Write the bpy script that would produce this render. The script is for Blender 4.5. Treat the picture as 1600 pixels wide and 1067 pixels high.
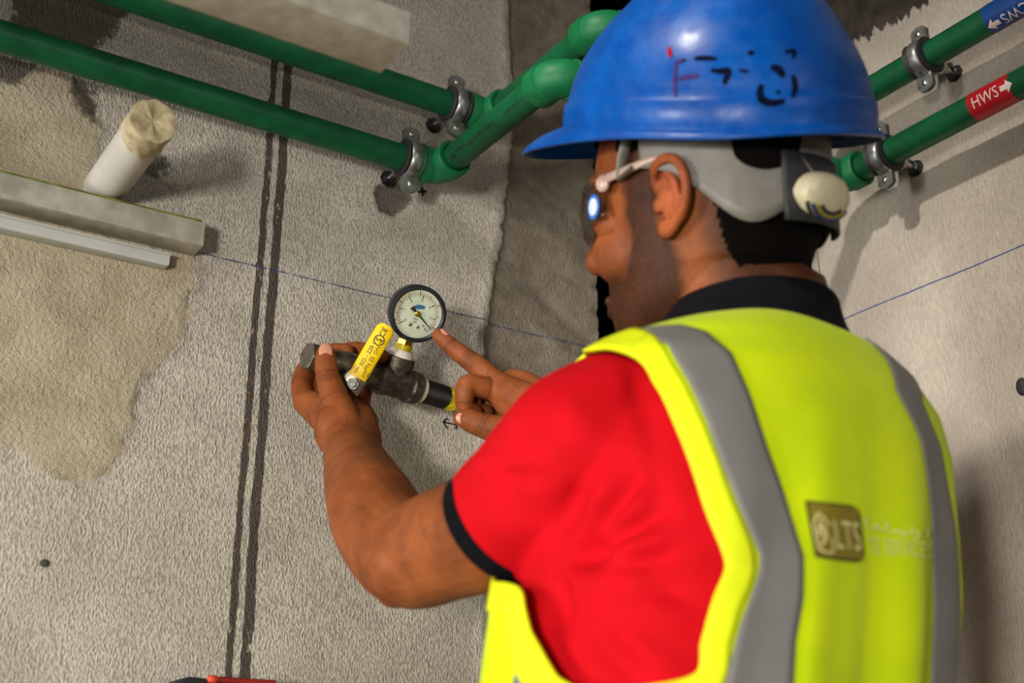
import bpy, bmesh, math, random
import numpy as np
from mathutils import Vector, Matrix
from mathutils.bvhtree import BVHTree
random.seed(7); rng = np.random.default_rng(7)
for o in list(bpy.data.objects): bpy.data.objects.remove(o)
scene = bpy.context.scene
COL = scene.collection
R_ = math.radians

# ------------------------------------------------------------------ camera
FPX = 1929.0                      # focal length in pixels of the 1600x1067 frame
PITCH, YAW = R_(20.65), R_(33.0)
CAM = np.array([0.0, 0.0, 1.15])
FH = np.array([math.sin(YAW), math.cos(YAW), 0.0])       # horizontal forward
RT = np.array([math.cos(YAW), -math.sin(YAW), 0.0])      # right
ZUP = np.array([0.0, 0.0, 1.0])
FW = FH*math.cos(PITCH) + ZUP*math.sin(PITCH)
CU = -FH*math.sin(PITCH) + ZUP*math.cos(PITCH)
cd = bpy.data.cameras.new('camera'); cam = bpy.data.objects.new('camera', cd); COL.objects.link(cam)
cam.location = CAM
cam.rotation_euler = (math.pi/2 + PITCH, 0, -YAW)
cd.sensor_width = 36.0; cd.lens = FPX/1600*36.0; cd.clip_start = 0.02
cd.dof.use_dof = True; cd.dof.focus_distance = 1.345; cd.dof.aperture_fstop = 3.8
scene.camera = cam

# ------------------------------------------------------------------ light and exposure
world = bpy.data.worlds.new('world'); scene.world = world; world.use_nodes = True
bg = world.node_tree.nodes['Background']; bg.inputs[0].default_value = (0.75, 0.82, 1.0, 1); bg.inputs[1].default_value = 0.035
scene.view_settings.view_transform = 'Standard'; scene.view_settings.look = 'None'
scene.view_settings.exposure = -0.17; scene.view_settings.gamma = 1.0; scene.view_settings.use_curve_mapping = False
def lamp(name, kind, loc, target, energy, color=(1, 1, 1), **kw):
    d = bpy.data.lights.new(name, kind); o = bpy.data.objects.new(name, d); COL.objects.link(o)
    o.location = loc; d.energy = energy; d.color = color
    for k, v in kw.items(): setattr(d, k, v)
    v = Vector(target) - Vector(loc); o.rotation_euler = v.to_track_quat('-Z', 'Y').to_euler()
    return o
lamp('work_lamp', 'SPOT', (-0.95, -0.45, 1.15), (0.44, 1.0, 1.24), 165, (1.0, 0.94, 0.85), spot_size=R_(56), spot_blend=1.0, shadow_soft_size=0.12)
lamp('ceiling_lamp', 'SPOT', (-0.55, 0.40, 2.65), (1.135, 0.90, 1.56), 95, (1.0, 0.92, 0.83), spot_size=R_(35), spot_blend=1.0, shadow_soft_size=0.045)
lamp('doorway_daylight', 'AREA', (-2.0, 0.70, 1.25), (0.5, 0.85, 1.30), 19, (1.0, 0.96, 0.90), shape='RECTANGLE', size=0.45, size_y=0.8, spread=R_(110))
lamp('fill_light', 'AREA', (0.55, -1.5, 1.9), (0.85, 0.6, 1.45), 5.0, (1.0, 0.95, 0.88), shape='RECTANGLE', size=0.8, size_y=0.8)  # added fill from behind the camera, brightens the vest's right side

# ------------------------------------------------------------------ helpers
def arr(p): return np.asarray(p, float)
def nrm(v): v = arr(v); return v/np.linalg.norm(v)
def ray(x, y): return FW + RT*(x-800)/FPX + CU*(533.5-y)/FPX
def P(x, y, d): return CAM + ray(x, y)*d                 # a point seen at x, y standing d metres deep
def proj(p):
    q = arr(p)-CAM; d = q@FW
    return np.stack([800+FPX*(q@RT)/d, 533.5-FPX*(q@CU)/d], -1)
WY, WX = 1.22, 1.135                                     # wall planes y = WY and x = WX
def onL(x, y, off=0.0): v = ray(x, y); return CAM + v*((WY-off)/v[1])
def onR(x, y, off=0.0): v = ray(x, y); return CAM + v*((WX-off)/v[0])

def smooth_path(pts, n, closed=False):
    pts = arr(pts); k = len(pts)
    out = []
    if closed: t = np.linspace(0, k, n, endpoint=False)
    else: t = np.linspace(0, k-1, n)
    for s in t:
        i = int(math.floor(s)); u = s-i
        if not closed and i >= k-1: i, u = k-2, 1.0
        g = (lambda j: pts[j % k]) if closed else (lambda j: pts[min(max(j, 0), k-1)])
        a, b, c, d = g(i-1), g(i), g(i+1), g(i+2)
        out.append(0.5*((2*b)+(-a+c)*u+(2*a-5*b+4*c-d)*u*u+(-a+3*b-3*c+d)*u**3))
    return arr(out)

class MB:
    def __init__(s): s.v = []; s.f = []; s.n = 0
    def add(s, v, f):
        v = arr(v); s.v.append(v); s.f += [tuple(int(i)+s.n for i in q) for q in f]; s.n += len(v); return s
    def grid(s, G, closed_u=False, flip=False):
        G = arr(G); a, b = G.shape[:2]; f = []
        for i in range(a-1):
            for j in range(b if closed_u else b-1):
                k = (j+1) % b
                q = (i*b+j, i*b+k, (i+1)*b+k, (i+1)*b+j); f.append(q[::-1] if flip else q)
        return s.add(G.reshape(-1, 3), f)
    def tube(s, pts, r, n=20, rb=None, ref=None, cap=True, round_cap=False):
        pts = arr(pts); k = len(pts); r = np.broadcast_to(arr(r), (k,)).copy(); rb = r.copy() if rb is None else np.broadcast_to(arr(rb), (k,)).copy()
        tan = np.gradient(pts, axis=0)
        T = tan/np.linalg.norm(tan, axis=1)[:, None]
        a = nrm(np.cross(T[0], ref if ref is not None else ((0, 0, 1) if abs(T[0][2]) < 0.9 else (1, 0, 0))))
        rings = []; th = np.linspace(0, 2*math.pi, n, endpoint=False); A = []
        for i in range(k):
            if ref is not None: a = nrm(np.cross(T[i], ref))
            else: a = nrm(a-T[i]*(a@T[i]))
            A.append((a, np.cross(T[i], a)))
        def ring(c, i, s_=1.0): return c+np.outer(np.cos(th)*r[i]*s_, A[i][0])+np.outer(np.sin(th)*rb[i]*s_, A[i][1])
        if round_cap:
            for q in (1.35, 1.0, 0.6, 0.3): rings.append(ring(pts[0]-T[0]*r[0]*math.sin(q), 0, max(math.cos(q), 0.15)))
        for i in range(k): rings.append(ring(pts[i], i))
        if round_cap:
            for q in (0.3, 0.6, 1.0, 1.35): rings.append(ring(pts[-1]+T[-1]*r[-1]*math.sin(q), k-1, max(math.cos(q), 0.15)))
        b = s.n; s.grid(rings, True)
        if cap:
            m = len(rings)
            s.f.append(tuple(b+j for j in range(n))[::-1]); s.f.append(tuple(b+(m-1)*n+j for j in range(n)))
        return s
    def lathe(s, o, ax, prof, n=32, ref=(0, 0, 1), sx=1.0, sy=1.0, caps=True, phase=0.0):
        ax = nrm(ax); ref = arr(ref)
        if abs(nrm(ref)@ax) > 0.95: ref = arr((1, 0, 0))
        a = nrm(np.cross(ref, ax)); b = np.cross(ax, a); th = np.linspace(0, 2*math.pi, n, endpoint=False)+phase
        G = [arr(o)+ax*t+np.outer(np.cos(th)*r*sx, a)+np.outer(np.sin(th)*r*sy, b) for t, r in prof]
        k = s.n; s.grid(G, True)
        if caps:
            m = len(G); s.f.append(tuple(k+j for j in range(n))[::-1]); s.f.append(tuple(k+(m-1)*n+j for j in range(n)))
        return s
    def ell(s, c, rad, M=None, n=24, m=14):
        M = np.eye(3) if M is None else arr(M)
        ph = np.linspace(-math.pi/2+0.02, math.pi/2-0.02, m); th = np.linspace(0, 2*math.pi, n, endpoint=False)
        G = [[M@arr((rad[0]*math.cos(p)*math.cos(t), rad[1]*math.cos(p)*math.sin(t), rad[2]*math.sin(p)))+arr(c) for t in th] for p in ph]
        k = s.n; s.grid(G, True); s.f.append(tuple(k+j for j in range(n))[::-1]); s.f.append(tuple(k+(m-1)*n+j for j in range(n)))
        return s
    def box(s, c, ax, half):
        c = arr(c); X, Y, Z = [nrm(a)*h for a, h in zip(ax, half)]
        v = [c+i*X+j*Y+k*Z for k in (-1, 1) for j in (-1, 1) for i in (-1, 1)]
        return s.add(v, [(0, 2, 3, 1), (4, 5, 7, 6), (0, 1, 5, 4), (2, 6, 7, 3), (0, 4, 6, 2), (1, 3, 7, 5)])
    def prism(s, poly, nv, h):                            # closed polygon (3D) extruded by nv*h
        poly = arr(poly); k = len(poly); nv = nrm(nv)
        return s.add(np.concatenate([poly, poly+nv*h]), [tuple(range(k))[::-1], tuple(range(k, 2*k))]+[(i, (i+1) % k, k+(i+1) % k, k+i) for i in range(k)])
    def mesh(s, name='m'):
        me = bpy.data.meshes.new(name); me.from_pydata(np.concatenate(s.v).tolist(), [], s.f); me.update(); return me
    def build(s, name, mat, parent=None, smooth=True, bevel=0, fix=True, auto=None):
        me = s.mesh(name)
        if fix:
            bm = bmesh.new(); bm.from_mesh(me); bmesh.ops.recalc_face_normals(bm, faces=bm.faces); bm.to_mesh(me); bm.free()
        return link(name, me, mat, parent, smooth, bevel, auto)

def root_off(o):
    v = np.zeros(3)
    while o is not None: v += arr(o.location); o = o.parent
    return v
def link(name, me, mat, parent=None, smooth=True, bevel=0, auto=None):
    me.name = name
    if parent is not None:
        off = root_off(parent)
        if np.abs(off).max() > 0: me.transform(Matrix.Translation(Vector(-off)))
    o = bpy.data.objects.new(name, me); COL.objects.link(o); o.parent = parent
    if mat is not None and not me.materials: me.materials.append(mat)
    if smooth:
        me.polygons.foreach_set('use_smooth', [True]*len(me.polygons))
        if auto is not None or bevel == 0:
            try: me.set_sharp_from_angle(angle=R_(auto or 40))
            except Exception: pass
    if bevel:
        m = o.modifiers.new('bevel', 'BEVEL'); m.width = bevel; m.segments = 2; m.limit_method = 'ANGLE'; m.angle_limit = R_(35)
    return o
def tag(o, label, cat, group=None):
    o['label'] = label; o['category'] = cat
    if group: o['group'] = group
    return o
def thing(name, label, cat, loc, group=None):
    o = bpy.data.objects.new(name, None); COL.objects.link(o); o.location = loc; o.empty_display_size = 0.02
    return tag(o, label, cat, group)
def struct(o): o['kind'] = 'structure'; return o
def remeshed(mb, voxel, it=4, fac=0.5):
    me = mb.mesh('tmp'); bm = bmesh.new(); bm.from_mesh(me); bmesh.ops.recalc_face_normals(bm, faces=bm.faces); bm.to_mesh(me); bm.free()
    o = bpy.data.objects.new('tmp', me); COL.objects.link(o)
    m = o.modifiers.new('r', 'REMESH'); m.mode = 'VOXEL'; m.voxel_size = voxel
    if it: s = o.modifiers.new('s', 'SMOOTH'); s.iterations = it; s.factor = fac
    out = bpy.data.meshes.new_from_object(o.evaluated_get(bpy.context.evaluated_depsgraph_get()))
    bpy.data.objects.remove(o); bpy.data.meshes.remove(me); return out
def vget(me): a = np.empty(len(me.vertices)*3, np.float32); me.vertices.foreach_get('co', a); return a.reshape(-1, 3).astype(float)
def vset(me, v): me.vertices.foreach_set('co', arr(v).astype(np.float32).ravel()); me.update()
def nget(me): a = np.empty(len(me.vertices)*3, np.float32); me.vertices.foreach_get('normal', a); return a.reshape(-1, 3).astype(float)
def attr(me, name, val): a = me.attributes.new(name, 'FLOAT', 'POINT'); a.data.foreach_set('value', arr(val).astype(np.float32))
def bvh_of(me): return BVHTree.FromPolygons([tuple(v) for v in vget(me)], [tuple(p.vertices) for p in me.polygons])
def sst(a, b, x): t = np.clip((x-a)/(b-a), 0, 1); return t*t*(3-2*t)
def fnoise(p, seed=0, oct=3):                             # cheap smooth 3D noise
    g = np.random.default_rng(seed); out = 0; p = arr(p)
    for k in range(oct):
        for _ in range(3):
            d = g.normal(size=p.shape[1])*(2**k); out = out+np.sin(p@d+g.uniform(0, 6.28))*0.5**k/2.2
    return out
def poly_sdf(p, poly):                                    # signed distance, positive inside
    poly = arr(poly); d = np.full(len(p), 1e9); ins = np.zeros(len(p), bool); k = len(poly)
    for i in range(k):
        a, b = poly[i], poly[(i+1) % k]; e = b-a; w = p-a
        t = np.clip((w@e)/(e@e+1e-12), 0, 1); q = w-t[:, None]*e; d = np.minimum(d, (q**2).sum(1))
        c = ((a[1] <= p[:, 1]) & (b[1] > p[:, 1])) | ((b[1] <= p[:, 1]) & (a[1] > p[:, 1]))
        cr = e[0]*w[:, 1]-e[1]*w[:, 0]
        ins ^= c & ((cr > 0) == (e[1] > 0))
    return np.where(ins, 1, -1)*np.sqrt(d)
def text2d(s, size=1.0, ax='CENTER', cuts=0):
    c = bpy.data.curves.new('t', 'FONT'); c.body = s; c.size = size; c.align_x = ax; c.align_y = 'CENTER'; c.resolution_u = 3
    o = bpy.data.objects.new('t', c); COL.objects.link(o)
    me = bpy.data.meshes.new_from_object(o.evaluated_get(bpy.context.evaluated_depsgraph_get()))
    bpy.data.objects.remove(o); bpy.data.curves.remove(c)
    if cuts:
        bm = bmesh.new(); bm.from_mesh(me); ys = [v.co.y for v in bm.verts]; xs = [v.co.x for v in bm.verts]
        for i in range(1, cuts):
            y = min(ys)+(max(ys)-min(ys))*i/cuts
            bmesh.ops.bisect_plane(bm, geom=bm.verts[:]+bm.edges[:]+bm.faces[:], plane_co=(0, y, 0), plane_no=(0, 1, 0))
        nx = max(2, int(cuts*(max(xs)-min(xs))/(max(ys)-min(ys))))
        for i in range(1, nx):
            x = min(xs)+(max(xs)-min(xs))*i/nx
            bmesh.ops.bisect_plane(bm, geom=bm.verts[:]+bm.edges[:]+bm.faces[:], plane_co=(x, 0, 0), plane_no=(1, 0, 0))
        bm.to_mesh(me); bm.free()
    v = vget(me); f = [tuple(p.vertices) for p in me.polygons]; bpy.data.meshes.remove(me); return v[:, :2], f

# ------------------------------------------------------------------ materials
class N:
    def __init__(s, name):
        s.m = bpy.data.materials.new(name); s.m.use_nodes = True; s.t = s.m.node_tree; s.b = s.t.nodes['Principled BSDF']
    def new(s, k, **kw):
        n = s.t.nodes.new(k)
        for a, v in kw.items(): setattr(n, a, v)
        return n
    def put(s, sock, v):
        if hasattr(v, 'is_linked') or isinstance(v, bpy.types.NodeSocket): s.t.links.new(v, sock)
        elif isinstance(v, (tuple, list)) and sock.type == 'RGBA': sock.default_value = tuple(v)+((1,) if len(v) == 3 else ())
        else: sock.default_value = v
    def coord(s, scale=(1, 1, 1)):
        c = s.new('ShaderNodeTexCoord'); m = s.new('ShaderNodeMapping'); s.t.links.new(c.outputs['Object'], m.inputs[0]); m.inputs['Scale'].default_value = scale; return m.outputs[0]
    def noise(s, scale, detail=4, rough=0.55, co=None):
        n = s.new('ShaderNodeTexNoise'); n.inputs['Scale'].default_value = scale; n.inputs['Detail'].default_value = detail; n.inputs['Roughness'].default_value = rough
        s.t.links.new(co if co is not None else s.coord(), n.inputs['Vector']); return n.outputs['Fac']
    def math(s, op, a, b=0.0, c=0.0):
        n = s.new('ShaderNodeMath', operation=op); s.put(n.inputs[0], a); s.put(n.inputs[1], b); s.put(n.inputs[2], c); return n.outputs[0]
    def ramp(s, x, a, b, lo=0.0, hi=1.0):
        n = s.new('ShaderNodeMapRange'); n.interpolation_type = 'SMOOTHSTEP'; s.put(n.inputs[0], x)
        for i, v in zip((1, 2, 3, 4), (a, b, lo, hi)): n.inputs[i].default_value = v
        return n.outputs[0]
    def attr(s, name): n = s.new('ShaderNodeAttribute'); n.attribute_name = name; return n.outputs['Fac']
    def mix(s, f, a, b, mode='MIX'):
        n = s.new('ShaderNodeMix', data_type='RGBA', blend_type=mode); s.put(n.inputs[0], f); s.put(n.inputs[6], a); s.put(n.inputs[7], b); return n.outputs[2]
    def bump(s, h, strength, dist=0.001, base=None):
        n = s.new('ShaderNodeBump'); n.inputs['Strength'].default_value = strength; n.inputs['Distance'].default_value = dist; s.put(n.inputs['Height'], h)
        if base is not None: s.t.links.new(base, n.inputs['Normal'])
        return n.outputs[0]
    def out(s, col, rough=0.6, metal=0.0, spec=0.5, normal=None, **kw):
        s.put(s.b.inputs['Base Color'], col); s.put(s.b.inputs['Roughness'], rough); s.put(s.b.inputs['Metallic'], metal); s.b.inputs['Specular IOR Level'].default_value = spec
        if normal is not None: s.t.links.new(normal, s.b.inputs['Normal'])
        for k, v in kw.items(): s.put(s.b.inputs[k.replace('_', ' ')], v)
        return s.m
def simple(name, col, rough=0.5, metal=0.0, spec=0.5, var=0.15, scale=60, bump=0.0, bscale=300, **kw):
    n = N(name); f = n.noise(scale, 3)
    dark = tuple(c*(1-var) for c in col); lite = tuple(min(1, c*(1+var)) for c in col)
    nm = n.bump(n.noise(bscale, 3), bump, 0.001) if bump else None
    return n.out(n.mix(n.ramp(f, 0.3, 0.7), dark, lite), rough, metal, spec, nm, **kw)
def clear(name, tint, gloss=0.07, rough=0.03):
    n = N(name); t = n.new('ShaderNodeBsdfTransparent'); g = n.new('ShaderNodeBsdfGlossy'); m = n.new('ShaderNodeMixShader')
    t.inputs[0].default_value = tuple(tint)+(1,); g.inputs['Roughness'].default_value = rough; m.inputs[0].default_value = gloss
    n.t.links.new(t.outputs[0], m.inputs[1]); n.t.links.new(g.outputs[0], m.inputs[2]); n.t.links.new(m.outputs[0], n.t.nodes['Material Output'].inputs[0]); return n.m
def srgb(r, g, b): return tuple(((c/255)/12.92 if c/255 < 0.04045 else ((c/255+0.055)/1.055)**2.4) for c in (r, g, b))
# ------------------------------------------------------------------ the setting
def lines(lo, a, b, hi, step): return np.unique(np.concatenate([np.linspace(lo, a, 6), np.arange(a, b, step), np.linspace(b, hi, 6)]).round(5))
PATCH1 = [(-420, 300), (60, 340), (300, 395), (302, 440), (296, 490), (284, 525), (262, 556), (222, 596), (208, 640), (192, 692), (162, 742), (132, 756), (66, 738), (30, 702), (-20, 690), (-420, 640)]
PATCH2 = [(-400, 60), (0, 128), (92, 106), (138, 150), (156, 196), (146, 262), (128, 312), (0, 300), (-400, 260)]
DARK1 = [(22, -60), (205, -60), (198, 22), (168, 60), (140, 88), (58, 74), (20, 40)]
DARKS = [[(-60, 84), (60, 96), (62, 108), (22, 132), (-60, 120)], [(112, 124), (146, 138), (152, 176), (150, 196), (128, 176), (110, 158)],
         [(222, 232), (256, 236), (264, 262), (250, 286), (222, 276)]]  # this last one is the pipe stub's cast shadow, painted on the wall
HOLE = [(584, 300), (592, 288), (640, 285), (646, 310), (634, 328), (612, 338), (592, 330)]
EDGE = [(792, -120), (795, 60), (800, 120), (803, 190), (796, 250), (788, 320), (783, 380), (773, 414), (769, 440), (766, 480), (758, 510), (756, 560), (760, 640), (764, 760), (768, 930), (760, 1100), (752, 1300)]
def wl(q): p = onL(*q); return (p[0], p[2])
def wr(q): p = onR(*q); return (p[1], p[2])

XEND, YEND = 0.936, 1.027
xs = lines(-2.2, -0.15, XEND, XEND, 0.004); zs = lines(0, 1.08, 2.3, 2.75, 0.004)
X, Z = np.meshgrid(xs, zs); p2 = np.stack([X.ravel(), Z.ravel()], -1)
edge = arr([wl(q) for q in EDGE]); ex = np.interp(p2[:, 1], edge[::-1, 1], edge[::-1, 0])
rag = fnoise(np.stack([p2[:, 1]*160, p2[:, 1]*67], -1), 3)*0.0016+fnoise(np.stack([p2[:, 1]*430, p2[:, 1]*300], -1), 4)*0.0009
d_edge = p2[:, 0]-ex-rag                                    # > 0: the rough recessed concrete
d_p1 = poly_sdf(p2, [wl(q) for q in PATCH1]); d_p2 = poly_sdf(p2, [wl(q) for q in PATCH2])
wob = fnoise(p2*60, 5)*0.006+fnoise(p2*160, 6)*0.003
rec = sst(-0.002, 0.010, d_edge)
disp = 0.0016*sst(-0.004, 0.004, d_p1+wob)+0.0014*sst(-0.005, 0.005, d_p2+wob)
disp = disp+fnoise(p2*22, 8)*0.0007+fnoise(p2*80, 9)*0.0005
lip = np.exp(-((d_edge+0.010)/0.008)**2)*0.0016*(1+0.6*fnoise(p2*190, 10))
disp = disp+lip-rec*(0.009+0.0012*fnoise(p2*120, 11))
hole = poly_sdf(p2, [wl(q) for q in HOLE]); disp = disp-0.004*sst(0, 0.004, hole)
chip = np.exp(-((XEND-p2[:, 0])/0.006)**2)*np.clip(fnoise(np.stack([p2[:, 1]*75, p2[:, 1]*140], -1), 12), 0, 1)*0.004
G = np.stack([p2[:, 0], WY-disp+chip, p2[:, 1]], -1).reshape(len(zs), len(xs), 3)
mb = MB(); mb.grid(G)
nb = mb.n; c = G[:, -1, :]; back = c.copy(); back[:, 1] = WY+0.16
mb.grid(np.stack([c, back], 1))
me = mb.mesh('wall_left'); pad = lambda a, v=-9: np.concatenate([a, np.full(mb.n-nb, v)])
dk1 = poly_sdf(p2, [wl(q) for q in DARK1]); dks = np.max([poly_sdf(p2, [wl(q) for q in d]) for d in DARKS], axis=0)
attr(me, 'edge', pad(d_edge, 1)); attr(me, 'tan', pad(np.maximum(d_p1, -9))); attr(me, 'tan2', pad(d_p2)); attr(me, 'dark', pad(dk1)); attr(me, 'stain_and_shadow', pad(dks)); attr(me, 'hole', pad(hole))

n = N('grey_streaked_plaster')
co = n.coord((1, 1, 0.50)); streak = n.noise(470, 2, 0.5, co); fine = n.noise(800, 2, 0.5); mid = n.noise(9, 4); wobn = n.math('MULTIPLY', n.math('SUBTRACT', n.noise(55, 6, 0.65), 0.5), 0.045)
col = n.mix(n.ramp(mid, 0.35, 0.7), srgb(196, 189, 177), srgb(212, 205, 193))
col = n.mix(n.ramp(streak, 0.62, 0.32, 0, 0.6), col, srgb(140, 132, 119))
spk = n.ramp(n.noise(85, 5, 0.75), 0.69, 0.75); col = n.mix(n.math('MULTIPLY', spk, 0.75), col, srgb(92, 86, 76))
def mask(name, soft=0.003, w=wobn): return n.ramp(n.math('ADD', n.attr(name), w), -soft, soft)
tanc = n.mix(n.ramp(n.noise(22, 4), 0.3, 0.7), srgb(176, 164, 140), srgb(198, 187, 164))
mt = n.math('MAXIMUM', mask('tan'), mask('tan2')); col = n.mix(mt, col, n.mix(n.ramp(fine, 0.2, 0.8, 0, 0.3), tanc, srgb(152, 136, 110)))
rim = n.ramp(n.math('ABSOLUTE', n.math('ADD', n.attr('tan'), wobn)), 0.0, 0.006, 0.5, 0.0)
col = n.mix(n.math('MULTIPLY', rim, n.ramp(n.noise(30, 3), 0.45, 0.6)), col, srgb(96, 90, 74))
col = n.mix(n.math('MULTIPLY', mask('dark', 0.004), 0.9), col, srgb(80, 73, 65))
col = n.mix(n.math('MULTIPLY', mask('stain_and_shadow', 0.006), 0.85), col, srgb(62, 56, 50))
wob2 = n.math('MULTIPLY', n.math('SUBTRACT', n.noise(90, 4), 0.5), 0.012)
conc = n.mix(n.ramp(n.noise(40, 5, 0.7), 0.3, 0.7), srgb(136, 126, 112), srgb(162, 152, 136))
conc = n.mix(n.math('MULTIPLY', n.ramp(n.noise(240, 3, 0.7), 0.62, 0.72), 0.5), conc, srgb(176, 166, 150))
me_ = mask('edge', 0.0015, 0.0); col = n.mix(me_, col, conc)
col = n.mix(n.math('MULTIPLY', mask('hole', 0.003, wob2), 0.85), col, srgb(84, 78, 70))
# the two dark vertical bands and the chalk line, in the wall's own x and z
sep = n.new('ShaderNodeSeparateXYZ'); n.t.links.new(n.coord(), sep.inputs[0]); xw, zw = sep.outputs[0], sep.outputs[2]
jit = n.math('ADD', n.math('MULTIPLY', n.math('SUBTRACT', n.noise(150, 5, 0.7, n.coord((1, 1, 0.35))), 0.5), 0.008), n.math('MULTIPLY', n.math('SUBTRACT', n.noise(6, 2), 0.5), 0.008))
def band(x0, x1, k=1.0, thr=0.30):
    d = n.math('ABSOLUTE', n.math('SUBTRACT', n.math('ADD', xw, jit), (x0+x1)/2))
    b = n.ramp(d, (x1-x0)/2-0.0005, (x1-x0)/2+0.0006, 1, 0)
    worn = n.ramp(n.noise(120, 5, 0.75, n.coord((1, 1, 0.4))), thr, thr+0.08)
    return n.math('MULTIPLY', n.math('MULTIPLY', b, worn), k)
s1a, s1b, s2a, s2b = [onL(x, 900)[0] for x in (361, 373, 384, 400)]
for a, b, k, t in ((s1a, s1b, 0.92, 0.33), (s2a, s2b, 0.92, 0.33), (s1b+0.0015, s1b+0.004, 0.6, 0.52), (s2b+0.002, s2b+0.0035, 0.6, 0.55)):
    col = n.mix(band(a, b, k, t), col, srgb(66, 58, 51))
dl = n.math('ABSOLUTE', n.math('SUBTRACT', n.math('ADD', zw, n.math('MULTIPLY', jit, 0.15)), 1.7185))
ch = n.math('MULTIPLY', n.ramp(dl, 0.0004, 0.0016, 1, 0), n.math('MULTIPLY', n.ramp(xw, 0.37, 0.40), n.ramp(n.noise(60, 4, 0.7), 0.30, 0.55, 0.15, 0.85)))
col = n.mix(ch, col, srgb(52, 66, 118))
hgt = n.mix(mt, n.math('ADD', n.math('MULTIPLY', streak, 0.9), n.math('MULTIPLY', fine, 0.35)), n.math('ADD', n.math('MULTIPLY', n.noise(240, 3, 0.6), 1.0), n.math('MULTIPLY', fine, 0.4)))
hgt = n.mix(me_, hgt, n.math('MULTIPLY', n.noise(330, 3, 0.6), 1.7))
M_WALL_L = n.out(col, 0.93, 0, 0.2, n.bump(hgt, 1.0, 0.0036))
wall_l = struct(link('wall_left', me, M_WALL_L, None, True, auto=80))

ys = lines(-2.2, 0.2, YEND, YEND, 0.006); zs = lines(0, 1.08, 2.4, 2.75, 0.006)
Y, Z = np.meshgrid(ys, zs); p2 = np.stack([Y.ravel(), Z.ravel()], -1)
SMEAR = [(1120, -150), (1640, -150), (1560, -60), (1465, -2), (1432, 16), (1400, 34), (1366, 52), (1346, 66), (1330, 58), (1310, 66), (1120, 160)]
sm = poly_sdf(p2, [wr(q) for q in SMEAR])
chip = np.exp(-((YEND-p2[:, 0])/0.004)**2)*np.clip(fnoise(np.stack([p2[:, 1]*75, p2[:, 1]*160], -1), 14), 0, 1)*0.002
groove = np.exp(-((p2[:, 0]-YEND+0.0075)/0.0010)**2)*0.0
disp = fnoise(p2*20, 15)*0.0010-chip+0.0015*sst(-0.003, 0.004, sm)-groove
G = np.stack([WX-disp, p2[:, 0], p2[:, 1]], -1).reshape(len(zs), len(ys), 3)
mb = MB(); mb.grid(G); nb = mb.n; c = G[:, -1, :]; back = c.copy(); back[:, 0] = WX+0.16; mb.grid(np.stack([c, back], 1))
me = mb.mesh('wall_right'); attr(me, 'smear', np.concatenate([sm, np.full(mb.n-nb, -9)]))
n = N('pale_brushed_plaster'); co = n.coord((1, 1, 0.34)); streak = n.noise(320, 3, 0.6, co); mid = n.noise(7, 4); fine = n.noise(520, 2, 0.5)
col = n.mix(n.ramp(mid, 0.35, 0.7), srgb(190, 180, 167), srgb(206, 197, 183)); col = n.mix(n.ramp(streak, 0.3, 0.75, 0, 0.42), col, srgb(152, 141, 127))
col = n.mix(n.math('MULTIPLY', n.ramp(n.noise(52, 4, 0.7), 0.735, 0.765), 0.85), col, srgb(92, 82, 72))
brush = n.math('MULTIPLY', n.math('SUBTRACT', n.noise(110, 5, 0.7, n.coord((1, 1, 0.25))), 0.5), 0.05)
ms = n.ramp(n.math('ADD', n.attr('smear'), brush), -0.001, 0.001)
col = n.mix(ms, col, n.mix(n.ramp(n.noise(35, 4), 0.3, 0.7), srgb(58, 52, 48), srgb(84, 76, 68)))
sep = n.new('ShaderNodeSeparateXYZ'); n.t.links.new(n.coord(), sep.inputs[0]); yw, zw = sep.outputs[1], sep.outputs[2]
dl = n.math('ABSOLUTE', n.math('SUBTRACT', n.math('ADD', zw, n.math('MULTIPLY', n.math('SUBTRACT', n.noise(80, 3), 0.5), 0.0012)), 1.7238))
col = n.mix(n.math('MULTIPLY', n.ramp(dl, 0.0004, 0.0013, 1, 0), n.ramp(n.noise(50, 4, 0.7), 0.25, 0.5, 0.45, 0.95)), col, srgb(48, 76, 140))
dg = n.math('ABSOLUTE', n.math('SUBTRACT', n.math('ADD', yw, n.math('MULTIPLY', n.math('SUBTRACT', n.noise(90, 4), 0.5), 0.004)), YEND-0.012))
col = n.mix(n.math('MULTIPLY', n.ramp(dg, 0.0004, 0.0014, 1, 0), n.ramp(n.noise(60, 3), 0.35, 0.5, 0.2, 0.9)), col, srgb(96, 82, 66))
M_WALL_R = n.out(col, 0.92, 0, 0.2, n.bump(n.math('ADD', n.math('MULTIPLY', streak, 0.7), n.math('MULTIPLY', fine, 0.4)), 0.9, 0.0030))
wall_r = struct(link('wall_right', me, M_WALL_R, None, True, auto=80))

M_DARK = simple('unlit_black_shaft', (0.006, 0.006, 0.008), 0.95, spec=0.1)  # near-black colour puts the unlit shaft's shade into its walls
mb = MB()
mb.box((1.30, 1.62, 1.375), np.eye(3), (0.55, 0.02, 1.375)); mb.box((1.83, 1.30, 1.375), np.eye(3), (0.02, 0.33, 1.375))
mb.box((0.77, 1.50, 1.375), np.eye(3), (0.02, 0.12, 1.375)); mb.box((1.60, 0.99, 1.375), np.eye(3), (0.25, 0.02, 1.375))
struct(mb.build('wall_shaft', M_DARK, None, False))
M_CONC = simple('grey_concrete_slab', srgb(140, 134, 126), 0.9, spec=0.2, scale=8, bump=0.4, bscale=120)
struct(MB().box((-0.2, -0.3, -0.05), np.eye(3), (2.2, 2.1, 0.05)).build('floor', M_CONC, None, False))
struct(MB().box((-0.2, -0.3, 2.80), np.eye(3), (2.2, 2.1, 0.05)).build('ceiling', M_CONC, None, False))

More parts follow.
